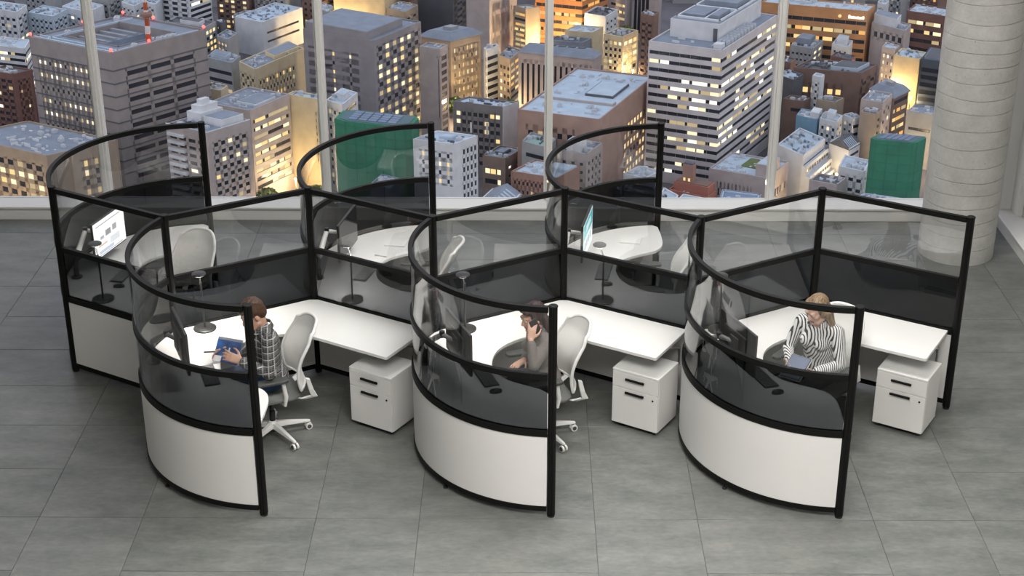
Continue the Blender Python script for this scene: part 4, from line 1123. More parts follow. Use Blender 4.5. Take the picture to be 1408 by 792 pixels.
# name, label, near / left / right roof corners (x, y), roof height, metres per facade unit, wall, roof, left facade, right facade, penthouses, roof units, special
CITY = [
 ('office_block', 'big taupe office block with a sunken rooftop court and red roof lights, upper left', (-149.3, 544.1), (-186.4, 566.4), (-120.4, 577.1), -156.9, 0.2908, 'taupe', 'bluegrey', ('groove', 12, 17.6, 0.42, 0.3, 22, 0.55, 0.17, 0.93, 8, 1, 0), ('groove', 3, 17.6, 0.86, 0.36, 22, 0.0, 0.12, 0.86, 9, 1, 0), [], 0, 'court'),
 ('office_block', 'tan office block with lit window grid in the lower left corner, white tanks on roof', (-166.2, 506.5), (-205.4, 528.1), (-144.9, 523.6), -183.6, 0.2825, 'tan', 'bluegrey', ('grid', 9, 13.5, 0.62, 0.55, 12, 0.5, 0.05, 0.99, 30, 1, 1), ('grid', 2, 13, 0.35, 0.6, 14, 0.5, 0.45, 0.75, 8, 1, 1), [], 9, None),
 ('apartment_block', 'dark red-brown apartment block cut by the left edge of the picture', (-218.1, 634.8), (-231.8, 641.1), (-211.7, 642.3), -193.0, 0.3328, 'redbrown', 'dgrey', ('grid', 4, 9, 0.7, 0.5, 5, 0.1, 0.04, 0.96, 30, 0, 0), ('grid', 2, 11, 0.3, 0.35, 8, 0.25, 0.2, 0.8, 30, 0, 0), [], 2, None),
 ('apartment_block', 'white low block with lit balconies at the left edge, above the red-brown block', (-226.8, 681.0), (-246.9, 688.1), (-228.4, 695.5), -194.8, 0.3506, 'white', 'paleblue', ('bands', 7, 8, 0.97, 0.5, 4, 0.5, 0.0, 1.0, 30, 1, 0), ('bands', 2, 8, 0.97, 0.5, 4, 0.4, 0.0, 1.0, 30, 0, 0), [], 3, None),
 ('city_building', 'pale grey rooftop block at the top left corner', (-254.2, 758.7), (-272.5, 767.2), (-253.3, 773.1), -198.3, 0.3809, 'white', 'paleblue', ('grid', 5, 9, 0.6, 0.45, 6, 0.15, 0.04, 0.96, 30, 0, 0), ('grid', 2, 9, 0.6, 0.4, 6, 0.1, 0.04, 0.96, 30, 0, 0), [], 3, None),
 ('city_building', 'low pale block behind the left edge of the taupe office', (-237.2, 762.7), (-252.4, 771.2), (-233.7, 777.1), -201.6, 0.3831, 'paleblue', 'paleblue', ('grid', 5, 8, 0.6, 0.4, 5, 0.1, 0.04, 0.96, 30, 0, 0), ('grid', 3, 8, 0.6, 0.4, 5, 0.1, 0.04, 0.96, 30, 0, 0), [], 6, None),
 ('city_building', 'white sloping-roofed hall behind the taupe office roof', (-223.0, 776.2), (-239.8, 787.9), (-218.3, 791.0), -202.9, 0.3884, 'white', 'paleblue', ('grid', 4, 9, 0.5, 0.4, 7, 0.1, 0.04, 0.96, 30, 0, 0), None, [], 3, None),
 ('city_building', 'beige slab with small windows at the top, left of the red mast', (-215.9, 791.6), (-229.8, 800.7), (-212.6, 807.0), -200.7, 0.3938, 'grey', 'bluegrey', ('grid', 4, 8, 0.5, 0.4, 4, 0.1, 0.04, 0.96, 30, 0, 0), ('grid', 2, 8, 0.5, 0.4, 4, 0.1, 0.04, 0.96, 30, 0, 0), [], 1, None),
 ('city_building', 'white stepped block at the top right beside the red mast', (-200.6, 784.6), (-209.6, 793.6), (-197.9, 796.7), -202.0, 0.3913, 'white', 'paleblue', ('grid', 3, 7, 0.5, 0.4, 4, 0.2, 0.04, 0.96, 30, 0, 0), ('grid', 2, 7, 0.5, 0.4, 4, 0.2, 0.04, 0.96, 30, 0, 0), [], 2, None),
 ('apartment_tower', 'pale apartment tower with two columns of balconies at the top, right of the mast', (-169.7, 776.5), (-187.1, 785.7), (-161.3, 792.0), -190.7, 0.3859, 'white', 'paleblue', ('grid', 3, 7.5, 0.6, 0.6, 3, 0.05, 0.04, 0.96, 30, 0, 0), ('bands', 2, 7.5, 0.97, 0.55, 3, 0.06, 0.0, 1.0, 30, 0, 0), [], 0, None),
 ('city_building', 'grey block with dark flat roof and lit end wall behind the taupe office', (-154.5, 737.4), (-175.9, 748.1), (-151.1, 748.3), -200.2, 0.3729, 'grey', 'dgrey', ('grid', 6, 8, 0.5, 0.4, 7, 0.05, 0.04, 0.96, 30, 0, 0), ('grid', 3, 8, 0.75, 0.6, 4, 0.5, 0.04, 0.96, 30, 0, 1), [(0.2, 0.7, 0.2, 0.7, 5, 'white')], 2, None),
 ('city_building', 'dim tower with lit sign front at the top, left of the second mullion', (-142.6, 796.2), (-160.7, 802.3), (-140.4, 812.0), -197.1, 0.3946, 'brown', 'dgrey', ('grid', 5, 7, 0.6, 0.5, 4, 0.4, 0.04, 0.96, 30, 0, 1), None, [], 0, None),
 ('city_building', 'tall grey slab with a round rooftop drum at the top, beside the second mullion', (-121.8, 790.6), (-140.1, 799.8), (-116.2, 806.2), -197.2, 0.3924, 'grey', 'bluegrey', ('grid', 5, 8, 0.4, 0.3, 6, 0.05, 0.04, 0.96, 30, 0, 0), None, [], 2, None),
 ('city_building', 'pale tower with balconies behind the second mullion at the top', (-102.5, 779.6), (-113.1, 788.8), (-95.9, 795.2), -191.4, 0.387, 'brown', 'dgrey', ('grid', 3, 8, 0.5, 0.5, 4, 0.1, 0.04, 0.96, 30, 0, 0), ('grid', 2, 8, 0.5, 0.5, 4, 0.05, 0.04, 0.96, 30, 0, 0), [], 0, None),
 ('city_building', 'long white-walled hall with pale blue roof beyond the cream wing', (-128.5, 752.8), (-144.4, 763.9), (-112.0, 781.4), -201.8, 0.379, 'white', 'paleblue', None, ('bands', 5, 12, 0.9, 0.25, 10, 0.05, 0.1, 0.9, 2, 1, 0), [], 3, None),
 ('city_building', 'small grey house with lit corner window behind the white-walled hall', (-140.5, 779.4), (-149.4, 786.6), (-135.4, 788.1), -206.7, 0.3901, 'grey', 'bluegrey', ('grid', 3, 8, 0.5, 0.45, 5, 0.3, 0.04, 0.96, 30, 0, 0), ('grid', 2, 8, 0.5, 0.45, 5, 0.1, 0.04, 0.96, 30, 0, 0), [], 2, None),
 ('city_building', 'grey rounded block with dark window bands right of the taupe office', (-125.1, 648.1), (-138.0, 657.0), (-123.1, 659.3), -191.7, 0.3372, 'grey', 'bluegrey', ('bands', 4, 12, 0.95, 0.42, 9, 0.15, 0.02, 0.98, 5, 1, 1), None, [(0.3, 0.9, 0.2, 0.8, 6, 'paleblue')], 3, None),
 ('office_wing', 'long cream wing with rows of dark windows and an open rooftop lightwell', (-111.9, 630.6), (-120.8, 642.4), (-95.1, 662.8), -189.3, 0.3301, 'cream', 'bluegrey', ('grid', 3, 12, 0.5, 0.4, 10, 0.1, 0.04, 0.96, 30, 0, 0), ('grid', 11, 11.5, 0.5, 0.45, 14, 0.3, 0.06, 0.8, 4, 1, 2), [(0.15, 0.75, 0.45, 0.95, 5, 'cream_painted_lit')], 5, None),
 ('hotel_block', 'grey hotel slab with a grid of lit yellow windows, behind the left green netting', (-57.8, 605.0), (-89.2, 623.6), (-40.3, 635.3), -169.4, 0.3161, 'hotel', 'bluegrey', ('grid', 3, 12.2, 0.13, 0.4, 20, 0.45, 0.22, 0.94, 9, 1, 1), ('grid', 6, 12.0, 0.52, 0.52, 7, 0.62, 0.05, 0.97, 12, 1, 1), [(0.1, 0.98, 0.02, 0.75, 11, 'hotel')], 6, None),
 ('city_building', 'orange floodlit cream slab at the top, right of the second mullion', (-67.4, 766.2), (-95.1, 778.1), (-63.0, 790.6), -191.0, 0.3817, 'cream_painted_lit', 'bluegrey', None, None, [], 0, None),
 ('city_building', 'dim brown block with a bright rooftop lamp behind the hotel roof', (-56.1, 750.6), (-65.9, 759.0), (-50.4, 764.9), -195.9, 0.3767, 'tan', 'bluegrey', ('grid', 3, 9, 0.5, 0.45, 6, 0.4, 0.04, 0.96, 30, 0, 1), ('grid', 2, 9, 0.5, 0.4, 6, 0.3, 0.04, 0.96, 30, 0, 1), [], 1, None),
 ('stone_block', 'brown stone block with a grey mansard roof and narrow lit windows', (-29.2, 665.0), (-43.4, 673.3), (-15.8, 678.3), -185.8, 0.3421, 'tan', 'bluegrey', ('grid', 4, 11.5, 0.35, 0.5, 10, 0.15, 0.04, 0.96, 30, 0, 0), ('grid', 6, 11, 0.3, 0.5, 10, 0.6, 0.06, 0.9, 8, 1, 1), [], 0, 'mansard'),
 ('office_slab', 'plain grey slab with a dark window column in front of the mansard block', (-31.7, 621.6), (-40.6, 625.9), (-28.6, 628.2), -177.6, 0.324, 'pinkgrey', 'bluegrey', ('grid', 1, 90, 0.25, 0.9, 8, 0, 0.0, 0.16, 1, 1, 0), ('grid', 1, 10, 0.8, 0.62, 8, 0.15, 0.1, 0.9, 11, 1, 0), [], 0, None),
 ('glass_block', 'dark glass block with white fins at the top centre left', (-33.9, 793.9), (-53.2, 803.2), (-27.5, 809.6), -196.4, 0.3932, 'dgrey', 'dgrey', ('fins', 6, 60, 0.8, 0.9, 2, 0.0, 0, 1, 1, 1, 0), ('grid', 1, 9, 0.4, 0.4, 6, 0, 0.04, 0.96, 30, 0, 0), [], 0, None),
 ('concrete_tower', 'tall blank concrete tower at the top centre', (-13.6, 748.3), (-25.4, 757.2), (0.0, 766.6), -179.8, 0.3724, 'pinkgrey', 'bluegrey', None, ('grid', 4, 30, 0.1, 0.2, 30, 0, 0.1, 0.9, 3, 0, 0), [], 0, None),
 ('apartment_block', 'narrow white block with rounded balconies right of the mansard block', (-13.3, 669.3), (-14.7, 672.8), (-7.8, 676.4), -191.7, 0.3449, 'white', 'paleblue', None, ('bands', 2, 10, 0.97, 0.5, 7, 0.15, 0.0, 1.0, 30, 1, 0), [], 1, None),
 ('city_building', 'narrow warmly lit block beside the white balcony block', (-2.4, 661.0), (-7.7, 667.8), (2.5, 676.0), -193.7, 0.3421, 'tan', 'bluegrey', ('grid', 3, 10, 0.6, 0.5, 8, 0.1, 0.04, 0.96, 30, 0, 0), ('bands', 2, 9, 0.97, 0.5, 4, 0.9, 0.0, 1.0, 30, 1, 2), [], 2, None),
 ('apartment_block', 'beige round-shouldered block with lit balconies left of the third mullion', (4.5, 748.3), (-1.7, 754.0), (11.8, 751.2), -193.4, 0.3751, 'tan', 'paleblue', ('bands', 2, 7, 0.97, 0.5, 5, 0.9, 0.0, 1.0, 30, 1, 2), None, [], 0, None),
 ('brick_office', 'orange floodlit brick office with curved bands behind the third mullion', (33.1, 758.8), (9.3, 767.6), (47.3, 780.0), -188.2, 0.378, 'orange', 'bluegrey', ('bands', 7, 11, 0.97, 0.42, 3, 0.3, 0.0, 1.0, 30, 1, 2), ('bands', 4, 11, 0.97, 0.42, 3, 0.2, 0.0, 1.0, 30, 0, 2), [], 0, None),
 ('city_building', 'small white cube block with dark roof, right of the third mullion', (44.4, 746.0), (34.1, 752.9), (51.3, 760.1), -196.8, 0.3748, 'white', 'dgrey', None, ('grid', 3, 8, 0.5, 0.4, 6, 0.05, 0.04, 0.96, 30, 0, 0), [], 1, None),
 ('city_building', 'beige low block with pale roof in front of the white cube block', (37.4, 731.0), (23.9, 734.9), (43.2, 741.7), -200.8, 0.37, 'cream', 'paleblue', ('bands', 3, 9, 0.9, 0.4, 5, 0.6, 0.55, 0.95, 1, 1, 1), None, [], 1, None),
 ('city_building', 'cream block with yellow lit windows, dark roof and a glowing side', (50.9, 707.2), (41.8, 712.2), (58.9, 718.8), -196.2, 0.36, 'cream', 'dgrey', ('grid', 4, 8.6, 0.6, 0.5, 5, 0.45, 0.04, 0.96, 30, 1, 1), ('grid', 3, 9, 0.75, 0.6, 5, 0.85, 0.04, 0.96, 30, 1, 1), [], 3, None),
 ('city_building', 'dim blue-roofed pavilion behind the grey hip-roofed hall', (32.1, 722.5), (15.2, 727.5), (36.7, 730.2), -203.5, 0.3673, 'bluegrey', 'dgrey', None, None, [], 3, None),
 ('stone_hall', 'grey hip-roofed hall with dark vertical window slots behind the third mullion', (33.7, 636.2), (1.3, 647.1), (37.5, 645.1), -185.3, 0.3309, 'pinkgrey', 'bluegrey', ('grid', 13, 70, 0.42, 0.82, 10, 0, 0.02, 0.98, 1, 1, 0), None, [], 0, 'hip'),
 ('slender_tower', 'pink slender tower at the top, left of the white banded tower', (72.3, 780.5), (61.1, 788.1), (75.9, 788.2), -192.9, 0.387, 'pinkgrey', 'bluegrey', ('fins', 4, 60, 0.8, 0.9, 3, 0.0, 0.3, 1, 1, 1, 0), None, [], 0, None),
 ('city_building', 'thin brown stacked block left of the white banded tower', (64.1, 695.9), (58.3, 701.0), (67.1, 703.7), -183.3, 0.353, 'brown', 'dgrey', ('grid', 2, 9, 0.6, 0.4, 8, 0.1, 0.04, 0.96, 30, 0, 0), None, [], 2, None),
 ('department_store', 'large brown flat block with pale blue roof, lit windows low on its side', (32.2, 539.2), (1.4, 551.0), (56.4, 594.1), -180.7, 0.2934, 'brick2', 'paleblue', ('grid', 5, 26, 0.5, 0.3, 16, 0.3, 0.3, 0.9, 2, 1, 1), ('grid', 9, 13, 0.68, 0.58, 34, 0.75, 0.45, 0.98, 6, 1, 1), [(0.05, 0.95, 0.3, 0.36, 3, 'pinkgrey'), (0.15, 0.5, 0.45, 0.75, 3, 'dgrey')], 9, None),
 ('office_tower', 'tall white banded office tower with a white penthouse and rows of fans', (80.4, 568.6), (52.8, 581.6), (109.2, 621.2), -162.6, 0.3005, 'whiteband', 'bluegrey', ('bands', 7, 11.5, 0.985, 0.44, 7, 0.34, 0.0, 1.0, 15, 1, 0), ('bands', 11, 11.5, 0.985, 0.44, 7, 0.34, 0.0, 1.0, 15, 1, 0), [(0.2, 0.88, 0.2, 0.95, 24, 'white')], 0, 'tower'),
 ('city_building', 'low curved pale block with square windows at the foot of the banded tower', (95.5, 535.2), (74.8, 546.0), (106.5, 553.4), -202.5, 0.2964, 'pinkgrey', 'paleblue', ('grid', 9, 30, 0.5, 0.35, 14, 0.0, 0.25, 0.85, 1, 1, 0), ('grid', 8, 30, 0.6, 0.35, 14, 0.1, 0.05, 0.95, 1, 1, 0), [(0.02, 0.24, 0.1, 0.62, 16, 'pinkgrey')], 4, 'lawn'),
 ('brick_church', 'red brick church-like block low beside the right back post', (72.4, 526.5), (58.4, 534.6), (76.7, 533.9), -206.8, 0.2942, 'redbrick', 'redbrick', ('grid', 4, 9, 0.4, 0.5, 4, 0.3, 0.04, 0.96, 30, 0, 0), ('grid', 2, 9, 0.4, 0.5, 4, 0.2, 0.04, 0.96, 30, 0, 0), [], 0, 'church'),
 ('city_building', 'flat blue-white roof low behind the right back post', (56.4, 494.2), (51.9, 501.8), (59.0, 503.3), -196.8, 0.28, 'white', 'paleblue', ('grid', 3, 8, 0.5, 0.4, 4, 0.2, 0.04, 0.96, 30, 0, 0), None, [], 1, None),
 ('city_building', 'pale skylit roof low between the church and the sill', (68.6, 503.3), (58.7, 508.9), (72.0, 511.1), -201.5, 0.2844, 'white', 'paleblue', None, None, [], 2, None),
 ('city_building', 'blue-grey railed roof with a white dome low by the sill', (87.6, 504.8), (73.8, 509.6), (91.3, 520.4), -202.9, 0.2852, 'bluegrey', 'bluegrey2', None, None, [], 3, 'dome'),
 ('terraced_office', 'white terraced office stepping down to the street, right of the fourth mullion', (112.2, 554.7), (104.1, 568.0), (124.2, 575.0), -200.6, 0.3032, 'white', 'paleblue', None, ('bands', 7, 17, 0.9, 0.3, 6, 0.05, 0.02, 0.98, 1, 1, 0), [], 7, 'terrace'),
 ('city_building', 'blue-walled house with white roof between terraces and brown offices', (123.9, 592.9), (116.2, 598.5), (127.7, 602.3), -198.8, 0.3171, 'bluewall', 'white', None, None, [(0.0, 0.4, 0.2, 0.9, 8, 'white')], 1, None),
 ('city_building', 'white block with square dark windows beside the blue-walled house', (130.5, 585.3), (124.4, 590.8), (134.5, 594.5), -197.4, 0.314, 'white', 'paleblue', ('grid', 3, 10, 0.5, 0.45, 5, 0.15, 0.04, 0.96, 30, 0, 0), ('grid', 2, 10, 0.5, 0.4, 5, 0.1, 0.04, 0.96, 30, 0, 0), [(0.3, 0.7, 0.3, 0.8, 9, 'white')], 2, None),
 ('apartment_block', 'white block with rounded balconies left of the tan block', (138.3, 592.2), (135.2, 597.7), (142.4, 595.0), -198.1, 0.3167, 'white', 'paleblue', ('grid', 2, 9, 0.5, 0.4, 4, 0.2, 0.04, 0.96, 30, 0, 0), ('bands', 2, 11, 0.97, 0.45, 5, 0.1, 0.0, 1.0, 30, 1, 0), [], 1, None),
 ('gabled_house', 'white gabled house with a dark sloping skylight', (132.5, 567.3), (126.2, 575.9), (138.3, 575.1), -201.8, 0.3082, 'white', 'dgrey', None, ('bands', 2, 11, 0.97, 0.4, 6, 0.2, 0.0, 1.0, 30, 0, 0), [], 0, 'gable'),
 ('city_building', 'tan blank-walled block left of the right green netting', (143.3, 573.8), (137.7, 577.4), (146.9, 580.2), -190.1, 0.3081, 'tan', 'dgrey', None, ('grid', 1, 9, 0.4, 0.5, 5, 0.4, 0.04, 0.96, 30, 0, 1), [], 2, None),
 ('city_building', 'wide brown office with two lit orange windows, middle right', (148.3, 630.1), (120.6, 638.5), (158.1, 643.0), -190.4, 0.3293, 'brown', 'dgrey', ('grid', 6, 24, 0.62, 0.3, 16, 0.45, 0.25, 0.98, 2, 1, 1), ('grid', 2, 16, 0.5, 0.3, 8, 0.2, 0.04, 0.96, 30, 0, 1), [(0.1, 0.5, 0.2, 0.9, 5, 'paleblue')], 4, None),
 ('city_building', 'low dim house with a green awning roof left of the brown office', (118.5, 624.3), (112.9, 632.6), (124.2, 632.7), -191.8, 0.3275, 'dgrey', 'paleblue', None, None, [], 2, None),
 ('city_building', 'small white box house in front of the wide brown office', (128.7, 616.9), (125.6, 620.0), (131.0, 621.1), -188.3, 0.324, 'white', 'paleblue', ('grid', 1, 9, 0.3, 0.4, 6, 0, 0.04, 0.96, 30, 0, 0), None, [], 0, None),
 ('city_building', 'low brown house with lit eaves above the blue-walled house', (121.3, 612.3), (113.4, 616.2), (125.2, 617.3), -197.3, 0.3241, 'brown', 'dgrey', ('bands', 4, 12, 0.9, 0.4, 6, 0.6, 0.1, 0.6, 1, 1, 2), None, [], 1, None),
 ('city_building', 'tan low house right of the lit eaves', (133.3, 605.2), (126.1, 609.1), (138.0, 611.1), -195.3, 0.321, 'tan', 'dgrey', None, None, [], 2, None),
 ('city_building', 'pink-grey block with rooftop plant on the right, below the sloping brick office', (148.6, 587.1), (140.7, 591.8), (155.1, 599.5), -189.6, 0.313, 'pinkgrey', 'bluegrey', ('grid', 2, 20, 0.6, 0.3, 9, 0, 0.1, 0.9, 1, 1, 0), ('grid', 2, 14, 0.4, 0.4, 8, 0.1, 0.04, 0.96, 30, 0, 0), [], 4, None),
 ('brick_office', 'brick office with a sloping glazed side glowing on the right', (158.8, 611.6), (151.5, 623.6), (167.4, 621.7), -194.8, 0.3232, 'brown', 'brown', None, ('bands', 3, 12, 0.85, 0.45, 3, 0.55, 0.05, 0.95, 5, 1, 2), [], 0, 'mansard'),
 ('netted_tower', 'octagonal tower wrapped in green netting, right, beside the column', (143.9, 513.1), (128.2, 517.7), (149.9, 520.2), -180.1, 0.2832, 'net', 'netroof', None, None, [], 0, 'net'),
 ('netted_block', 'block wrapped in green netting behind the middle back screen', (-36.6, 507.3), (-64.6, 515.9), (-33.6, 520.1), -172.7, 0.28, 'net', 'netroof', None, None, [], 0, 'net'),
 ('city_building', 'white low houses stack left of the right green netting', (131.3, 532.5), (122.7, 538.7), (136.0, 545.1), -198.8, 0.2945, 'white', 'paleblue', ('grid', 3, 14, 0.6, 0.35, 6, 0, 0.04, 0.96, 30, 0, 0), ('grid', 2, 14, 0.5, 0.3, 6, 0.1, 0.04, 0.96, 30, 0, 0), [], 3, None),
 ('city_building', 'low grey box with a dark roof beside the lit street, lower right', (119.9, 525.4), (110.5, 530.6), (124.8, 532.9), -201.3, 0.2924, 'pinkgrey', 'dgrey', None, None, [], 1, None),
 ('city_building', 'low blue-roofed strip behind the last straight glass', (148.3, 489.1), (119.7, 500.5), (154.7, 494.5), -196.9, 0.2779, 'paleblue', 'bluegrey', None, None, [], 6, None),
 ('brick_office', 'orange lit long office with a bright rooftop sign, top right', (167.9, 714.9), (119.4, 732.4), (173.9, 727.1), -185.8, 0.3603, 'orange2', 'paleblue', ('bands', 10, 12.5, 0.97, 0.42, 10, 0.55, 0.0, 1.0, 6, 1, 2), None, [], 6, 'sign'),
 ('city_building', 'pinkish block with square top windows and white plant room, top right', (183.1, 701.0), (170.5, 716.4), (188.5, 712.6), -191.5, 0.3562, 'pinkgrey', 'bluegrey', ('grid', 5, 15, 0.6, 0.5, 6, 0.1, 0.05, 0.95, 1, 1, 0), None, [(0.3, 0.98, 0.2, 0.9, 12, 'white')], 2, None),
 ('city_building', 'lattice of lit stairs block in front of the pinkish block', (174.9, 683.2), (170.1, 689.1), (178.5, 690.4), -195.5, 0.3503, 'pinkgrey', 'paleblue', ('grid', 3, 9, 0.4, 0.5, 6, 0.5, 0.04, 0.96, 30, 0, 0), ('grid', 1, 9, 0.5, 0.5, 6, 0.3, 0.04, 0.96, 30, 0, 0), [], 1, None),
 ('office_block', 'dark red-brown office with lit window strips beside the column, top right', (208.0, 724.6), (191.4, 735.4), (215.6, 738.3), -190.8, 0.3649, 'redbrown', 'paleblue', ('bands', 4, 12, 0.9, 0.42, 7, 0.65, 0.08, 0.95, 5, 1, 1), None, [], 4, None),
 ('city_building', 'tall grey-green slab at the top, left of the red-brown office', (196.3, 767.6), (190.9, 773.6), (202.7, 779.7), -190.3, 0.3812, 'grey', 'bluegrey', ('grid', 2, 9, 0.4, 0.4, 5, 0.3, 0.04, 0.96, 30, 0, 0), None, [], 0, None),
 ('storage_block', 'glowing cream windowless wall block left of the column', (183.4, 670.4), (173.4, 677.2), (189.1, 682.0), -196.2, 0.3456, 'cream_painted_lit', 'paleblue', None, None, [], 3, None),
 ('glass_block', 'dark glass banded block beside the column', (189.4, 656.9), (181.7, 661.4), (197.5, 675.3), -193.2, 0.3399, 'dglass', 'dgrey', ('bands', 3, 10, 0.96, 0.6, 8, 0.04, 0.0, 1.0, 7, 1, 0), None, [(0.1, 0.9, 0.1, 0.9, 3, 'bluegrey')], 0, None),
 ('city_building', 'grey slab behind the right green netting', (171.4, 592.4), (161.4, 597.9), (177.3, 601.8), -196.6, 0.3163, 'grey', 'bluegrey', ('bands', 2, 20, 0.9, 0.2, 12, 0, 0.1, 0.9, 1, 1, 0), None, [], 2, None),
 ('city_building', 'grey stepped block with rooftop plant right of the banded tower top', (140.4, 700.8), (130.7, 706.9), (147.6, 714.5), -200.0, 0.358, 'grey', 'bluegrey', ('grid', 5, 8, 0.6, 0.35, 5, 0.1, 0.04, 0.96, 30, 0, 0), ('grid', 2, 8, 0.6, 0.5, 3, 0.7, 0.04, 0.96, 30, 0, 1), [(0.3, 0.9, 0.3, 0.9, 9, 'bluegrey')], 3, None),
 ('city_building', 'white pointed block in front of the orange lit office', (157.6, 703.2), (150.6, 708.1), (161.9, 714.4), -199.9, 0.3589, 'white', 'paleblue', ('grid', 3, 8, 0.4, 0.4, 4, 0.1, 0.04, 0.96, 30, 0, 0), None, [(0.2, 0.8, 0.2, 0.8, 9, 'white')], 1, None),
 ('city_building', 'dark red low block below the white pointed block', (155.7, 685.3), (147.5, 692.3), (159.1, 692.4), -201.0, 0.3523, 'redbrown', 'dgrey', ('bands', 4, 10, 0.9, 0.3, 8, 0.2, 0.2, 0.8, 1, 1, 1), None, [], 0, None),
 ('city_building', 'brown shaded block right of the banded tower beside the fourth mullion', (127.1, 682.9), (122.4, 687.6), (130.9, 690.0), -201.7, 0.3517, 'brown', 'dgrey', ('grid', 2, 9, 0.4, 0.5, 5, 0.6, 0.04, 0.96, 30, 0, 2), None, [], 0, None),
 ('office_block', 'white tower block with lit stair window column, left of the third mullion base', (-20.4, 493.7), (-34.8, 498.9), (-12.4, 502.8), -174.3, 0.2753, 'white', 'paleblue', ('grid', 4, 11.5, 0.3, 0.5, 10, 0.45, 0.04, 0.86, 4, 1, 1), ('grid', 4, 12, 0.62, 0.6, 8, 0, 0.35, 0.98, 10, 1, 0), [(0.3, 0.6, 0.4, 0.7, 4, 'paleblue')], 3, None),
 ('apartment_block', 'dark grey apartment block with a blank white end wall', (-4.5, 577.9), (-24.8, 585.2), (1.6, 584.4), -188.7, 0.3098, 'dgrey2', 'paleblue', ('grid', 8, 11, 0.72, 0.52, 8, 0.1, 0.05, 0.95, 7, 1, 1), None, [], 2, 'whiteend'),
 ('city_building', 'small flat-roofed concrete block right of the white end wall', (4.5, 586.3), (-4.2, 594.4), (9.7, 601.0), -201.1, 0.3155, 'pinkgrey', 'bluegrey', ('bands', 3, 18, 0.9, 0.35, 10, 0, 0.1, 0.9, 1, 1, 0), None, [(0.1, 0.5, 0.3, 0.8, 7, 'grey')], 3, None),
 ('city_building', 'brown low block with two lit window bands in the centre', (-3.3, 547.9), (-12.1, 551.9), (3.4, 559.5), -199.5, 0.3009, 'brown2', 'bluegrey', ('bands', 3, 14, 0.9, 0.5, 12, 0.9, 0.2, 0.9, 2, 1, 1), ('grid', 2, 12, 0.3, 0.3, 8, 0.4, 0.04, 0.96, 30, 0, 0), [(0.3, 0.7, 0.3, 0.7, 4, 'dgrey')], 4, None),
 ('city_building', 'green-roofed low block with one lit band behind the third mullion', (12.6, 529.0), (3.1, 536.1), (16.0, 539.4), -188.2, 0.2913, 'grey', 'greenroof', ('bands', 3, 14, 0.92, 0.4, 8, 0.8, 0.05, 0.85, 1, 1, 1), None, [], 3, None),
 ('city_building', 'brick low block with a pale blue roof and small dark windows, centre', (15.7, 507.0), (-0.8, 514.2), (24.4, 519.6), -191.9, 0.2839, 'brick3', 'paleblue', ('grid', 10, 12, 0.5, 0.42, 7, 0.15, 0.04, 0.96, 3, 1, 2), None, [(0.02, 0.5, 0.5, 0.9, 4, 'paleblue')], 2, None),
 ('gabled_shed', 'white gable-roofed shed low by the sill in the centre', (-3.6, 490.0), (-14.0, 495.4), (2.9, 507.4), -197.4, 0.2788, 'white', 'bluegrey', None, None, [], 0, 'gable'),
 ('apartment_block', 'grey patterned apartments inside the right back curved glass', (26.8, 520.6), (16.8, 525.2), (33.2, 533.2), -187.7, 0.288, 'pinkgrey', 'bluegrey', ('grid', 3, 11, 0.4, 0.4, 8, 0.05, 0.04, 0.96, 30, 0, 0), ('grid', 4, 11, 0.55, 0.5, 8, 0.0, 0.05, 0.95, 7, 1, 0), [(0.3, 0.8, 0.1, 0.5, 14, 'white')], 3, None),
 ('city_building', 'low white rooftops behind the right back glass, foot of the banded tower', (48.9, 527.8), (41.1, 533.0), (55.5, 536.2), -199.8, 0.2932, 'white', 'paleblue', ('bands', 5, 10, 0.9, 0.4, 5, 0.5, 0.1, 0.9, 1, 1, 1), None, [], 5, None),
 ('city_building', 'dark shed with a row of amber lit windows behind the smoked right back glass', (53.0, 513.9), (36.7, 521.1), (56.3, 521.2), -201.5, 0.2884, 'dgrey', 'dgrey', ('bands', 7, 14, 0.9, 0.4, 3, 0.9, 0.05, 0.8, 1, 1, 1), None, [], 0, None),
 ('office_block', 'grey office with banded upper floors and glowing glass floors below', (-99.4, 544.4), (-117.1, 553.9), (-87.4, 564.9), -179.2, 0.2955, 'pinkgrey', 'bluegrey', None, ('bands', 5, 11.3, 0.96, 0.45, 10, 0.78, 0.06, 0.96, 9, 1, 1), [(0.1, 0.55, 0.25, 0.75, 3, 'white')], 3, 'cornerlamp'),
 ('city_building', 'cream plant block with round tank behind the pinkish apartment roof', (-118.5, 587.3), (-127.4, 592.1), (-116.8, 594.1), -185.0, 0.3129, 'cream', 'grey', ('grid', 2, 18, 0.4, 0.35, 12, 0.5, 0.04, 0.96, 30, 0, 1), None, [], 1, None),
 ('apartment_block', 'pinkish apartment block behind the left back curved glass', (-110.4, 517.0), (-127.6, 527.4), (-97.3, 531.7), -178.6, 0.2852, 'pinkgrey', 'bluegrey', ('grid', 4, 10.2, 0.75, 0.5, 9, 0.06, 0.05, 0.95, 11, 1, 0), ('grid', 5, 11, 0.6, 0.5, 12, 0.2, 0.1, 0.92, 9, 1, 1), [(0.1, 0.55, 0.45, 0.95, 10, 'white')], 5, 'stack'),
 ('office_slab', 'cream slab with a tall blank wall beside the second mullion', (-75.5, 559.8), (-88.6, 567.0), (-73.3, 564.4), -179.9, 0.3014, 'cream', 'paleblue', ('grid', 2, 9, 0.4, 0.55, 14, 0.05, 0.0, 0.14, 8, 1, 0), None, [], 2, None),
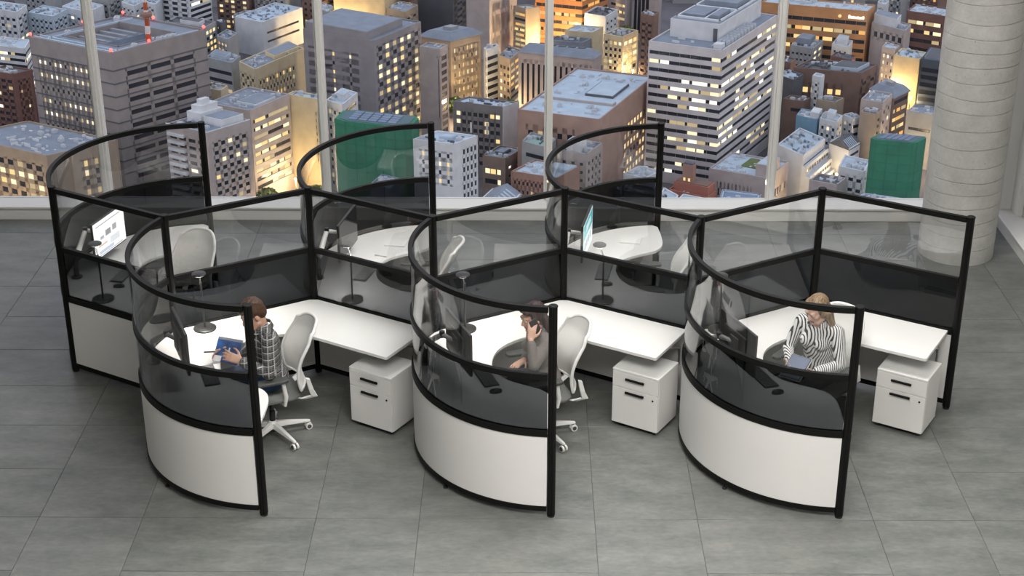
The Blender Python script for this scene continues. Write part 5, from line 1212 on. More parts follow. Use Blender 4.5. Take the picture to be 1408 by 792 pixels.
 ('city_building', 'white corner block with pale roof just behind the left green netting', (-66.8, 563.0), (-73.7, 569.3), (-62.4, 578.7), -183.0, 0.3032, 'white', 'paleblue', ('grid', 3, 11, 0.5, 0.5, 7, 0.3, 0.04, 0.96, 30, 0, 1), ('bands', 2, 11, 0.8, 0.5, 6, 0.7, 0.1, 0.9, 3, 1, 2), [(0.2, 0.6, 0.3, 0.7, 9, 'white')], 2, None),
 ('city_building', 'low dark shed in front of the left green netting', (-42.2, 486.0), (-49.6, 490.9), (-38.9, 495.9), -188.0, 0.2754, 'bluegrey', 'paleblue', None, None, [], 3, None),
 ('city_building', 'pale office slab at the very top left of the picture', (-248.3, 790.0), (-262.5, 799.1), (-244.8, 805.5), -198.4, 0.3928, 'grey', 'paleblue', ('grid', 4, 8, 0.5, 0.4, 4, 0.1, 0.04, 0.96, 30, 0, 0), None, [], 2, None),
 ('city_building', 'white plant house directly right of the red mast', (-186.5, 771.0), (-194.1, 779.8), (-185.3, 782.9), -197.7, 0.3852, 'white', 'paleblue', ('grid', 2, 8, 0.5, 0.4, 4, 0.2, 0.04, 0.96, 30, 0, 0), None, [], 1, None),
 ('city_building', 'dark low roof between the lit end wall block and the white-walled hall', (-148.1, 747.5), (-151.4, 751.7), (-146.6, 751.7), -200.8, 0.3768, 'dgrey', 'bluegrey', ('grid', 3, 8, 0.5, 0.4, 4, 0.3, 0.04, 0.96, 30, 0, 1), None, [], 2, None),
 ('city_building', 'grey low house with amber windows behind the cream wing, left', (-142.4, 730.0), (-149.2, 737.8), (-139.3, 741.9), -204.4, 0.3709, 'grey', 'bluegrey', ('grid', 3, 8, 0.5, 0.4, 4, 0.5, 0.04, 0.96, 30, 0, 2), None, [], 2, None),
 ('city_building', 'small grey block with cranes of pipes left of the floodlit cream slab', (-94.5, 747.8), (-102.1, 756.3), (-92.8, 759.2), -195.2, 0.3756, 'grey', 'paleblue', ('grid', 3, 8, 0.5, 0.4, 4, 0.1, 0.04, 0.96, 30, 0, 0), None, [], 4, None),
 ('city_building', 'long dim block at the top behind the white penthouse of the banded tower', (111.1, 783.4), (96.5, 795.7), (128.8, 802.1), -194.4, 0.3883, 'grey', 'bluegrey', ('grid', 6, 8, 0.5, 0.4, 4, 0.2, 0.04, 0.96, 30, 0, 1), None, [], 2, None),
 ('city_building', 'pink low block with lit shop windows at the top, left of the pink tower', (56.6, 780.4), (48.7, 787.9), (60.8, 794.1), -196.7, 0.3878, 'pinkgrey', 'bluegrey', ('bands', 4, 9, 0.9, 0.4, 5, 0.9, 0.05, 0.95, 3, 1, 1), None, [], 1, None),
 ('city_building', 'pale slab at the top between the orange lit office and the grey-green slab', (184.9, 754.4), (182.4, 760.2), (188.9, 763.1), -192.9, 0.3768, 'white', 'paleblue', ('grid', 2, 8, 0.5, 0.4, 4, 0.3, 0.04, 0.96, 30, 0, 0), None, [], 1, None),
 ('city_building', 'dark block at the very top right beside the column', (216.3, 773.1), (204.2, 782.1), (227.6, 788.3), -192.4, 0.3836, 'brown', 'dgrey', ('grid', 5, 8, 0.5, 0.4, 4, 0.4, 0.04, 0.96, 30, 0, 2), None, [], 2, None),
 ('city_building', 'brown low block at the top, left of the glass block with fins', (-54.4, 779.8), (-61.9, 788.9), (-52.5, 792.0), -196.0, 0.3878, 'brown', 'dgrey', ('grid', 3, 8, 0.5, 0.4, 4, 0.4, 0.04, 0.96, 30, 0, 1), None, [], 1, None),
]
MAST = (-138.8, 560.2, -156.5, 18.2)
TREES = [
 ('dark street tree left of the pair in front of the mansard block', -27.0, 654.7, 11, 'leaf_dark'),
 ('dark street tree right of the pair in front of the mansard block', -17.3, 648.7, 9, 'leaf_dark'),
 ('small dark tree at the foot of the warmly lit narrow block', -2.6, 650.8, 11, 'leaf_dark'),
 ('brightly lit tree at the lamp-lit corner beside the second mullion', -76.5, 547.5, 10, 'leaf_painted_lit'),
 ('dim green tree in front of the glowing glass floors, left', -94.8, 541.4, 11, 'leaf_dark'),
 ('small lit tree on the left of the glowing corner', -86.0, 538.5, 9, 'leaf_painted_lit'),
 ('dark tree behind the smoked glass of the left back curved screen', -116.1, 506.2, 14, 'leaf_dark'),
 ('lit yellow-green tree between the white cube and the pink tower, top', 56.1, 772.2, 12, 'leaf_painted_lit'),
]
LAMPS = [
 ('bright street lamp at the glowing corner beside the second mullion', -81.9, 549.7, 10, 12000),
 ('second street lamp just behind the glowing corner, left of the mullion', -85.4, 555.1, 10, 9000),
 ('street lamp at the foot of the glowing glass floors', -89.5, 535.6, 9, 9000),
 ('street lamp lighting the cream slab at the top, right of the second mullion', -90.9, 771.5, 10, 40000),
 ('street lamp at the foot of the orange brick office, left', 15.6, 743.3, 9, 36000),
 ('street lamp at the foot of the orange brick office, right', 25.2, 748.5, 9, 40000),
 ('street lamp lighting the mansard block from its left foot', -22.2, 648.7, 9, 24000),
 ('street lamp at the foot of the narrow warm block', -5.8, 644.8, 9, 26000),
 ('street lamp low on the lit street, lower right', 110.0, 538.2, 9, 7000),
 ('street lamp farther up the lit street, lower right', 127.4, 564.1, 9, 7000),
 ('street lamp near the white balcony block, right', 144.0, 580.4, 9, 16000),
 ('street lamp in front of the sloping brick office', 157.4, 582.2, 9, 16000),
 ('street lamp at the foot of the orange lit long office', 138.6, 705.4, 9, 40000),
 ('street lamp by the lattice of lit stairs', 171.8, 675.6, 9, 20000),
 ('street lamp at the foot of the glowing cream wall', 178.8, 662.0, 9, 8000),
 ('street lamp at the tan block in the lower left corner', -185.1, 503.1, 9, 22000),
 ('street lamp left of the yellow lit cream block', 55.6, 703.8, 9, 18000),
]
STREET = ((102.1, 526.7), (149.2, 597.4))
CARS = [
 ('white car first on the lit street above the spine rail', 25.5, 1.6, True, 'white'),
 ('dark car second on the lit street above the spine rail', 34.0, -1.6, False, 'dark'),
 ('silver car third on the lit street', 44.2, 1.6, True, 'silver'),
 ('dark car farthest up the lit street', 50.1, -1.6, False, 'dark'),
]

# ================================================================== THE CITY BELOW (office floor is z = 0, street level is GZ)
GZ = -220.0
g_ = MB().box(-900, 900, 120, 1600, GZ - 2, GZ).build('ground', mat('dusk_asphalt', (0.14, 0.13, 0.14), 0.9, var=0.25, scale=0.05)); struct(g_)
CW = {
 'taupe': (0.30, 0.27, 0.262), 'tan': (0.36, 0.29, 0.22), 'redbrown': (0.20, 0.105, 0.085), 'white': (0.66, 0.68, 0.70), 'paleblue': (0.46, 0.55, 0.63),
 'grey': (0.34, 0.35, 0.36), 'dgrey': (0.115, 0.12, 0.135), 'dgrey2': (0.20, 0.19, 0.20), 'bluegrey': (0.24, 0.275, 0.33), 'bluegrey2': (0.20, 0.26, 0.38),
 'brown': (0.21, 0.135, 0.11), 'brown2': (0.28, 0.21, 0.18), 'cream': (0.62, 0.53, 0.36), 'cream_painted_lit': (0.74, 0.60, 0.36), 'hotel': (0.29, 0.275, 0.285), 'pinkgrey': (0.44, 0.385, 0.37),  # second cream is a lit copy: floodlight glow mixed into the wall colour
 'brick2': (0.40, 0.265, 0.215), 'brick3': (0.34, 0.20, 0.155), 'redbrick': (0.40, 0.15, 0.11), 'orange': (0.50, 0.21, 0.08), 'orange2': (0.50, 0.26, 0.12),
 'whiteband': (0.60, 0.575, 0.58), 'bluewall': (0.20, 0.36, 0.50), 'net': (0.042, 0.215, 0.13), 'netroof': (0.10, 0.17, 0.19), 'dglass': (0.075, 0.095, 0.12), 'greenroof': (0.30, 0.42, 0.38)}
def cmat(k): return mat('city_' + k, CW[k], 0.85, var=0.10, scale=0.22)
M_cwin = mat('city_dark_window', (0.035, 0.038, 0.05), 0.18)
LIT = [[emit('lit_window_pale', (1.0, 0.86, 0.55), 1.15), emit('lit_window_white', (1.0, 0.93, 0.75), 1.35), emit('lit_window_dim', (1.0, 0.78, 0.42), 0.55)],
       [emit('lit_window_yellow', (1.0, 0.72, 0.30), 1.05), emit('lit_window_pale', (1.0, 0.86, 0.55), 1.15), emit('lit_window_dim', (1.0, 0.78, 0.42), 0.55)],
       [emit('lit_window_orange', (1.0, 0.52, 0.14), 0.95), emit('lit_window_yellow', (1.0, 0.72, 0.30), 1.05), emit('lit_window_dim', (1.0, 0.78, 0.42), 0.55)]]
M_unit = mat('rooftop_metal', (0.55, 0.58, 0.62), 0.5, var=0.12, scale=0.4)
_box = {}
def unit_box(m):
    """shared 1 x 1 x 1 pane mesh, origin at the middle of its base edge"""
    if m.name not in _box:
        me = bpy.data.meshes.new('pane_' + m.name)
        mb = MB().box(-.5, .5, -.5, .5, -.5, .5); me.from_pydata(mb.v, [], mb.f); me.materials.append(m); _box[m.name] = me
    return _box[m.name]
def fan_unit():
    if 'fan' not in _box:
        mb = MB().box(-.5, .5, -.5, .5, 0, .8).box(-.46, .46, -.46, .46, .8, .86)
        mb.lathe([(.34, .86), (.34, 1.0), (.26, 1.0), (.26, .9)], seg=10)
        me = bpy.data.meshes.new('rooftop_unit'); me.from_pydata(mb.v, [], mb.f); me.materials.append(M_unit); _box['fan'] = me
    return _box['fan']

class City:
    def __init__(s, name, label, N, Lp, Rp, z, m, wall, roof, lf, rf, pent, units, sp, seed):
        s.rnd = random.Random(seed)
        s.z = z - GZ; s.m = m
        s.root = thing(name, label, 'building', (N[0], N[1], GZ), 0, 'city buildings below the window')
        s.u = Vector((Lp[0] - N[0], Lp[1] - N[1])); s.v = Vector((Rp[0] - N[0], Rp[1] - N[1]))
        s.wm = cmat(wall); s.rm = cmat(roof)
        s.D = 0.5; s.sp = sp
        if sp == 'net': s.netted(); return
        par = 0.55 if sp not in ('mansard', 'hip', 'gable') else 0.0
        s.shell(lf, rf, par)
        s.roof(sp)
        for (a0, a1, b0, b1, h, w) in pent: s.pent(a0, a1, b0, b1, h * m, w)
        s.units(int(units * 1.6 + .5), pent); s.clutter(sp, pent)
        if sp: getattr(s, 'sp_' + sp, lambda: None)()
    def P(s, a, b): return s.u * a + s.v * b
    def quad(s, a0, a1, b0, b1): return [s.P(a0, b0), s.P(a1, b0), s.P(a1, b1), s.P(a0, b1)]
    def part(s, name, mb, m, kind=None, smooth=False): return mb.build(name, m, s.root, kind=kind, smooth=smooth)
    def shell(s, lf, rf, par):
        du = s.D / s.u.length; dv = s.D / s.v.length
        core = MB().prism([tuple(p) for p in s.quad(du, 1 - du, dv, 1 - dv)], 0, s.z - (0.5 if s.sp != 'court' else 5.5))
        wallmb = core
        lits, darks = {}, MB()
        grooves = MB()
        O = Vector((0, 0))
        faces = [(O, s.u, lf), (O, s.v, rf), (s.u, s.v, None), (s.v, s.u, None)]
        cen = (s.u + s.v) / 2
        zt = s.z + par
        for (o, e, st) in faces:
            w = e.length; ud = e / w
            nrm = Vector((-ud.y, ud.x))
            if nrm.dot(o + e / 2 - cen) < 0: nrm = -nrm
            def skin(x0, x1, z0, z1, d0=-s.D, d1=0.0, mb=wallmb):
                if x1 - x0 < 0.02 or z1 - z0 < 0.02: return
                a = o + ud * x0 + nrm * d0
                mb.obox((a.x, a.y, z0), (*(ud * (x1 - x0)), 0), (*(nrm * (d1 - d0)), 0), (0, 0, z1 - z0))
            if st is None: skin(0, w, 0, zt); continue
            kind, n, fp, ww, wh, top, lit, x0, x1, rows, ind, warm = st
            fh = fp * s.m; t0 = s.z - top * s.m
            rows = int(min(rows, (t0 - 1) // fh)) if kind != 'x' else rows
            if rows < 1: skin(0, w, 0, zt); continue
            X0, X1 = x0 * w, x1 * w
            cw = (X1 - X0) / n
            skin(0, w, t0, zt); skin(0, w, 0, t0 - rows * fh)
            skin(0, X0, t0 - rows * fh, t0); skin(X1, w, t0 - rows * fh, t0)
            for k in range(n):
                pw = cw * (1 - ww) / 2
                if pw > 0.02 and kind != 'bands':
                    skin(X0 + k * cw, X0 + k * cw + pw, t0 - rows * fh, t0); skin(X0 + (k + 1) * cw - pw, X0 + (k + 1) * cw, t0 - rows * fh, t0)
            for r in range(rows):
                zc1 = t0 - r * fh; zc0 = zc1 - fh
                za = zc0 + fh * (1 - wh) * 0.55; zb = za + fh * wh
                skin(X0, X1, zc0, za); skin(X0, X1, zb, zc1)
                if kind == 'groove': skin(0.0, w, zc1 - 0.34, zc1 + 0.22, 0.0, 0.12, grooves)
                runlit = s.rnd.random() < lit
                rowlit = s.rnd.random()
                for k in range(n):
                    if kind == 'bands':
                        if s.rnd.random() < 0.45: runlit = s.rnd.random() < lit
                        on = runlit
                    elif kind == 'groove': on = s.rnd.random() < (lit * (1.6 if rowlit < 0.6 else 0.15))
                    else: on = s.rnd.random() < lit
                    m_ = s.rnd.choice(LIT[warm]) if on else M_cwin
                    gx = cw * (1 - ww) / 2 if kind != 'bands' else min(0.12, cw * 0.02)
                    wx0, wx1 = X0 + k * cw + gx, X0 + (k + 1) * cw - gx
                    if kind == 'bands' and on:      # lights fill only a stretch of the bay
                        q = s.rnd.random() * 0.35 * cw
                        if s.rnd.random() < 0.5: wx0 += q
                        else: wx1 -= q
                        full = (X0 + k * cw + gx, X0 + (k + 1) * cw - gx)
                        skin(full[0], full[1], za, zb, -s.D, -s.D + 0.08, darks)
                    if ind:
                        ob = bpy.data.objects.new('window', unit_box(m_)); COL.objects.link(ob); ob.parent = s.root
                        c = o + ud * (wx0 + wx1) / 2 + nrm * (-s.D + 0.10)
                        ob.matrix_local = Matrix.Translation((c.x, c.y, (za + zb) / 2)) @ Matrix.Rotation(math.atan2(ud.y, ud.x), 4, 'Z') @ Matrix.Diagonal((wx1 - wx0, 0.22, zb - za, 1))
                    else:
                        mb = darks if not on else lits.setdefault(m_.name, (MB(), m_))[0]
                        skin(wx0, wx1, za, zb, -s.D, -s.D + 0.2, mb)
        s.part('walls', wallmb, s.wm)
        if darks.v: s.part('dark_windows', darks, M_cwin, 'stuff')
        for k, (mb, m_) in lits.items(): s.part('lit_windows', mb, m_, 'stuff')
        if grooves.v: s.part('floor_joints', grooves, cmat('dgrey'), 'stuff')
    def roof(s, sp):
        du = s.D / s.u.length; dv = s.D / s.v.length
        if sp in ('mansard', 'hip', 'gable', 'court'): return
        s.part('roof', MB().prism([tuple(p) for p in s.quad(du, 1 - du, dv, 1 - dv)], s.z - 0.5, s.z - 0.05), s.rm)
    def pent(s, a0, a1, b0, b1, h, w):
        z0 = s.z - 0.05
        s.part('penthouse', MB().prism([tuple(p) for p in s.quad(a0, a1, b0, b1)], z0, z0 + h), cmat(w))
        e = 0.4
        du = e / s.u.length; dv = e / s.v.length
        if a1 - a0 > 3 * du and b1 - b0 > 3 * dv:
            s.part('penthouse_roof', MB().prism([tuple(p) for p in s.quad(a0 + du, a1 - du, b0 + dv, b1 - dv)], z0 + h, z0 + h + 0.12), s.rm)
    def units(s, n, pent):
        for k in range(n):
            for t in range(12):
                a, b = s.rnd.uniform(.10, .88), s.rnd.uniform(.10, .88)
                if all(not (p[0] - .08 < a < p[1] + .08 and p[2] - .08 < b < p[3] + .08) for p in pent): break
            else: continue
            ob = bpy.data.objects.new('rooftop_unit', fan_unit()); COL.objects.link(ob); ob.parent = s.root
            p = s.P(a, b); q = s.rnd.uniform(.7, 1.3)
            ob.location = (p.x, p.y, s.z - 0.05); ob.rotation_euler = (0, 0, math.atan2(s.u.y, s.u.x))
            ob.scale = (1.7 * q, 1.1 * s.rnd.uniform(.7, 1.6), 1.2 * s.rnd.uniform(.6, 1.5))
    def clutter(s, sp, pent):
        if sp in ('mansard', 'hip', 'gable', 'court', 'dome', 'net'): return
        mb = MB(); area_ = s.u.length * s.v.length
        ua = s.u.normalized()
        for k in range(int(min(40, area_ / 14))):
            a, b = s.rnd.uniform(.06, .92), s.rnd.uniform(.06, .92)
            if any(p[0] - .04 < a < p[1] + .04 and p[2] - .04 < b < p[3] + .04 for p in pent): continue
            p = s.P(a, b); la, lb_ = s.rnd.choice([(.5, .5), (3.0, .25), (.3, 2.6), (1.2, .7), (.8, .8)])
            q = s.v.normalized()
            la = min(la, (1 - a) * s.u.length * .9); lb_ = min(lb_, (1 - b) * s.v.length * .9)
            mb.obox((p.x, p.y, s.z - .05), (*(ua * la), 0), (*(q * lb_), 0), (0, 0, s.rnd.uniform(.25, 1.1)))
        if mb.v: s.part('roof_pipes', mb, s.rnd.choice([M_unit, cmat('bluegrey'), cmat('dgrey'), cmat('white')]), 'stuff')
    # ---- special roofs and bodies
    def frus(s, name, lo, hi, z0, z1, m):
        vs = [(*p, z0) for p in lo] + [(*p, z1) for p in hi]
        return s.part(name, MB().add(vs, [(3, 2, 1, 0), (4, 5, 6, 7), (0, 1, 5, 4), (1, 2, 6, 5), (2, 3, 7, 6), (3, 0, 4, 7)]), m)
    def sp_mansard(s):
        o = 0.6; du = o / s.u.length; dv = o / s.v.length; h = 13 * s.m * 0.55
        s.part('cornice', MB().prism([tuple(p) for p in s.quad(-du, 1 + du, -dv, 1 + dv)], s.z - 0.5, s.z), cmat('bluegrey'))
        s.frus('mansard_roof', s.quad(-du, 1 + du, -dv, 1 + dv), s.quad(.14, .86, .14, .86), s.z, s.z + h, cmat('bluegrey'))
        s.part('roof_deck', MB().prism([tuple(p) for p in s.quad(.18, .82, .18, .82)], s.z + h, s.z + h + .15), cmat('bluegrey'))
        s.part('roof_hut', MB().prism([tuple(p) for p in s.quad(.35, .6, .35, .6)], s.z + h, s.z + h + 1.6), cmat('grey'))
    def sp_hip(s):
        o = 0.5; du = o / s.u.length; dv = o / s.v.length
        s.frus('hip_roof', s.quad(-du, 1 + du, -dv, 1 + dv), s.quad(.08, .92, .38, .62), s.z - 0.5, s.z + 2.6, cmat('bluegrey'))
        for k in range(4):
            a = .16 + k * .13
            s.part('roof_light', MB().prism([tuple(p) for p in s.quad(a, a + .09, .40, .60)], s.z + 2.5, s.z + 2.9), cmat('dgrey'))
    def sp_gable(s):
        A, B, C, D = s.quad(-.03, 1.03, -.03, 1.03); mid1 = (A + B) / 2; mid2 = (D + C) / 2
        h = 3.2; z = s.z - 0.5
        vs = [(*A, z), (*B, z), (*C, z), (*D, z), (*mid1, z + h), (*mid2, z + h)]
        s.part('gable_roof', MB().add(vs, [(0, 3, 2, 1), (0, 1, 4), (2, 3, 5), (3, 0, 4, 5), (1, 2, 5, 4)]), s.rm)
        for k in range(6):
            b = .12 + k * .13
            a0, a1 = s.P(.06, b), s.P(.40, b)
            s.part('roof_rib', MB().obox((a0.x, a0.y, z + 0.45), (a1.x - a0.x, a1.y - a0.y, h * .68), (*(s.v * .05), 0), (0, 0, .12)), cmat('paleblue'))
    def sp_court(s):
        """roof ring round a sunken court"""
        z = s.z - 5.5; t = .20; h0 = s.z - .15
        for q in [(0.011, .989, .011, t), (0.011, .989, .80, .989), (0.011, .15, t, .80), (.84, .989, t, .80)]:
            s.part('roof_deck', MB().prism([tuple(p) for p in s.quad(*q)], z, h0), s.rm)
        for q in [(.15, .84, t, t + .008), (.15, .84, .792, .80), (.15, .158, t, .80), (.832, .84, t, .80)]:
            s.part('court_wall', MB().prism([tuple(p) for p in s.quad(*q)], z, h0 + .5), s.wm)
        s.part('court_floor', MB().prism([tuple(p) for p in s.quad(.158, .832, t + .008, .792)], z, z + .3), cmat('paleblue'))
        s.part('court_deck', MB().prism([tuple(p) for p in s.quad(.50, .832, t + .008, .792)], z + .3, z + 3.2), cmat('bluegrey'))
        for k in range(5):
            b_ = .24 + .11 * k
            s.part('court_beam', MB().prism([tuple(p) for p in s.quad(.50, .82, b_, b_ + .025)], z + 3.2, z + 4.2), cmat('grey'))
        s.part('court_pipe', MB().prism([tuple(p) for p in s.quad(.30, .34, t + .008, .792)], z + .3, z + 2.2), cmat('grey'))
        for (a, b, c, d) in ((.02, .98, .03, .05), (.02, .98, .09, .105), (.83, .845, .05, .95), (.03, .045, .05, .95)):
            s.part('roof_rail', MB().prism([tuple(p) for p in s.quad(a, b, c, d)], h0, h0 + .7), cmat('paleblue'))
        for k in range(14):
            a, b = s.rnd.choice([.05, .09, .86, .90, .94]), s.rnd.uniform(.1, .9)
            ob = bpy.data.objects.new('rooftop_unit', fan_unit()); COL.objects.link(ob); ob.parent = s.root
            p = s.P(a, b); ob.location = (p.x, p.y, h0); ob.scale = (2.2, 1.8, 1.6)
        M_red = emit('red_obstruction_light', (1.0, 0.06, 0.05), 6.0)
        for (a, b) in ((.01, .01), (.99, .01), (.01, .40), (.01, .99), (.99, .55), (.62, .99), (.99, .98)):
            p = s.P(a, b)
            q = MB().ell((p.x, p.y, s.z + 1.5), (.62, .62, .62), 10, 7).build('red_light', M_red, s.root, smooth=True)
            MB().tube([(p.x, p.y, s.z - .1), (p.x, p.y, s.z + 1.0)], .15, 6).build('stalk', cmat('dgrey'), q)
    def sp_tower(s):
        z = s.z + 24 * s.m
        for k in range(3):
            for j in range(9):
                p = s.P(.055 + k * .048, .16 + j * .058)
                mb_name = 'fan_box'
                ob = bpy.data.objects.new(mb_name, fan_unit()); COL.objects.link(ob); ob.parent = s.root
                ob.location = (p.x, p.y, s.z - 0.05); ob.rotation_euler = (0, 0, math.atan2(s.u.y, s.u.x)); ob.scale = (1.25, 2.3, 2.2)
        for q in ((.24, .84, .24, .26), (.24, .84, .55, .57), (.24, .26, .24, .9), (.82, .84, .24, .9), (.45, .47, .26, .55)):
            s.part('roof_rail', MB().prism([tuple(p) for p in s.quad(*q)], z, z + .8), cmat('white'))
        for q in ((.3, .42, .3, .5, 1.6), (.5, .78, .30, .52, 1.1), (.3, .75, .62, .86, 2.2)):
            s.part('roof_plant', MB().prism([tuple(p) for p in s.quad(*q[:4])], z, z + q[4]), cmat('bluegrey'))
        s.part('door', MB().prism([tuple(p) for p in s.quad(.235, .285, .193, .2)], s.z, s.z + 5.2), cmat('dgrey'))
        s.part('annex', MB().prism([tuple(p) for p in s.quad(.88, 1.0, .40, .80)], s.z - .05, s.z + 12 * s.m), cmat('white'))
        s.part('plant_box', MB().prism([tuple(p) for p in s.quad(.05, .16, .04, .10)], s.z - .05, s.z + 6.5 * s.m), cmat('white'))
    def sp_lawn(s):
        s.part('roof_lawn', MB().prism([tuple(p) for p in s.quad(.30, .62, .42, .9)], s.z - .05, s.z + .25), mat('roof_lawn_green', (0.13, 0.17, 0.06), 0.95, var=.2, scale=.5))
        for k in range(12):
            p = s.P(.30 + k * .04, .06)
            ob = bpy.data.objects.new('rooftop_unit', fan_unit()); COL.objects.link(ob); ob.parent = s.root
            ob.location = (p.x, p.y, s.z - .05); ob.scale = (.7, .8, .8)
    def sp_church(s):
        m = s.m
        s.part('nave', MB().prism([tuple(p) for p in s.quad(.05, .92, .22, .95)], s.z - .05, s.z + 12 * m), cmat('redbrick'))
        s.part('nave_roof', MB().prism([tuple(p) for p in s.quad(.09, .88, .28, .9)], s.z + 12 * m, s.z + 12 * m + .3), cmat('brown'))
        s.part('bell_tower', MB().prism([tuple(p) for p in s.quad(.48, .74, .35, .68)], s.z + 12 * m, s.z + 36 * m), cmat('brick3'))
        s.part('tower_cap', MB().prism([tuple(p) for p in s.quad(.50, .72, .38, .65)], s.z + 36 * m, s.z + 38 * m), cmat('dgrey'))
        for k in range(2):
            a = .54 + k * .12
            s.part('lit_window', MB().prism([tuple(p) for p in s.quad(a, a + .05, .335, .352)], s.z + 14 * m, s.z + 18 * m), LIT[2][1])
    def sp_dome(s):
        p = s.P(.55, .25)
        MB().ell((p.x, p.y, s.z + .6), (1.3, 1.3, 1.3), 14, 9).build('dome', cmat('white'), s.root, smooth=True)
        for q in ((.04, .96, .06, .09), (.04, .96, .48, .50), (.04, .96, .90, .93), (.04, .07, .06, .93), (.93, .96, .06, .93)):
            s.part('roof_rail', MB().prism([tuple(p) for p in s.quad(*q)], s.z - .05, s.z + .5), cmat('paleblue'))
    def sp_terrace(s):
        """three lower steps towards the street on the right-hand face"""
        nrm = Vector((s.v.y, -s.v.x)).normalized()
        if nrm.dot(s.u) > 0: nrm = -nrm
        for k in range(1, 4):
            a = nrm * (1.7 * (k - 1) + .01); h = s.z - 3.9 * k
            o = a
            s.part('terrace', MB().obox((o.x, o.y, 0), (*s.v, 0), (*(nrm * 1.68), 0), (0, 0, h)), s.wm)
            q = o + nrm * 1.69
            for j in range(9):
                w = s.v / 9.0
                c = q + w * (j + .5)
                ob = bpy.data.objects.new('window', unit_box(M_cwin)); COL.objects.link(ob); ob.parent = s.root
                ob.matrix_local = Matrix.Translation((c.x, c.y, h - 1.6)) @ Matrix.Rotation(math.atan2(s.v.y, s.v.x), 4, 'Z') @ Matrix.Diagonal((w.length * .72, .15, 1.3, 1))
            s.part('ledge', MB().obox((q.x, q.y, h), (*s.v, 0), (*(nrm * -.25), 0), (0, 0, .5)), cmat('white'))
    def sp_sign(s):
        nrm = Vector((s.u.y, -s.u.x)).normalized()
        if nrm.dot(s.v) > 0: nrm = -nrm
        M_sg = emit('white_neon_sign', (1.0, 0.90, 0.72), 2.6)
        x = .07
        for k, (w, hh) in enumerate(((.020, 1.5), (.012, 1.0), (.012, 1.2), (.012, 1.0), (.012, 1.0), (.012, 1.2), (.012, 1.0), (.012, 1.0), (.018, 1.4))):
            a = s.u * (.245 - x) + nrm * .05
            s.part('sign_letter', MB().obox((a.x, a.y, s.z - 3.6), (*(s.u * -w * .85), 0), (*(nrm * .25), 0), (0, 0, hh)), M_sg)
            x += w + .003
        p = s.u * .255 + nrm * .3
        MB().ell((p.x, p.y, s.z - 2.9), (.8, .8, .8), 12, 8).build('sign_disc', LIT[1][0], s.root, smooth=True)
    def sp_whiteend(s):
        du = .02
        s.part('end_wall', MB().prism([tuple(p) for p in s.quad(-.012, .0, -.02, 1.02)], 0, s.z + .8), cmat('white'))
        for (a, h) in ((.30, 16), (.62, 14)):
            nrm = Vector((s.u.y, -s.u.x)).normalized()
            if nrm.dot(s.v) > 0: nrm = -nrm
            o = s.u * a
            s.part('stair_panel', MB().obox((o.x, o.y, s.z - 38 * s.m), (*(s.u * .035), 0), (*(nrm * .35), 0), (0, 0, h * s.m)), cmat('white'))
    def sp_cornerlamp(s):
        p = s.u * -.05
    def sp_stack(s):
        m = s.m
        for (q, h) in (((.62, .95, .45, .98), 12), ((.68, .90, .52, .92), 20), ((.74, .84, .60, .80), 27)):
            s.part('plant_stack', MB().prism([tuple(p) for p in s.quad(*q)], s.z - .05, s.z + h * m), cmat('white'))
        for (a, b, c, d) in ((0, 1, -.002, .012), (-.002, .012, 0, 1)):
            s.part('roof_edge', MB().prism([tuple(p) for p in s.quad(a, b, c, d)], s.z + .55, s.z + .85), cmat('white'))
        nrm = Vector((s.u.y, -s.u.x)).normalized()
        if nrm.dot(s.v) > 0: nrm = -nrm
        for k in range(11):
            o = s.u * .56
            s.part('balcony', MB().obox((o.x, o.y, s.z - (12 + 10.2 * k) * m), (*(s.u * .40), 0), (*(nrm * .8), 0), (0, 0, 3.6 * m)), cmat('white'))
    def netted(s):
        e = .16
        def poly(g):
            q = lambda a, b: tuple(s.P(.5 + (a - .5) * g, .5 + (b - .5) * g))
            return [q(e * .4, 0), q(1 - e, 0), q(1, e), q(1, 1 - e), q(1 - e, 1), q(e * .4, 1), q(0, 1 - e), q(0, e)]
        s.part('netting', MB().prism(poly(1.0), 0, s.z), s.wm)
        seam = MB()
        pts = poly(1.006); n = len(pts)
        for i in range(n):
            a, b_ = Vector(pts[i]), Vector(pts[(i + 1) % n])
            k = max(1, int((b_ - a).length / 3.6))
            for j in range(k):
                p = a + (b_ - a) * j / k
                seam.obox((p.x - .06, p.y - .06, 0), (.12, 0, 0), (0, .12, 0), (0, 0, s.z))
        ring = [Vector(p) for p in pts]
        for zz in range(int(s.z / 3.4)):
            h = s.z - 1.7 - zz * 3.4
            for i in range(n):
                a, b_ = ring[i], ring[(i + 1) % n]
                d = (b_ - a); q = Vector((-d.y, d.x)).normalized() * .05
                seam.obox((a.x - q.x, a.y - q.y, h), (d.x, d.y, 0), (2 * q.x, 2 * q.y, 0), (0, 0, .09))
        s.part('net_seams', seam, mat('net_seam_green', (0.035, 0.20, 0.12), .8), 'stuff')
        s.part('deck', MB().prism(poly(.9), s.z, s.z + .2), s.rm)
        for i in range(5):
            for j in range(4):
                a, b_ = .20 + i * .128, .16 + j * .175
                s.part('deck_slab', MB().prism([tuple(p) for p in s.quad(a, a + .105, b_, b_ + .14)], s.z + .2, s.z + .5), cmat('bluegrey2') if (i + j) % 3 else cmat('bluegrey'))

for k, (nm, lb, N, Lp, Rp, z, m, wall, roof, lf, rf, pent, un, sp) in enumerate(CITY):
    City(nm, lb, N, Lp, Rp, z, m, wall, roof, lf, rf, pent, un, sp, 100 + k)

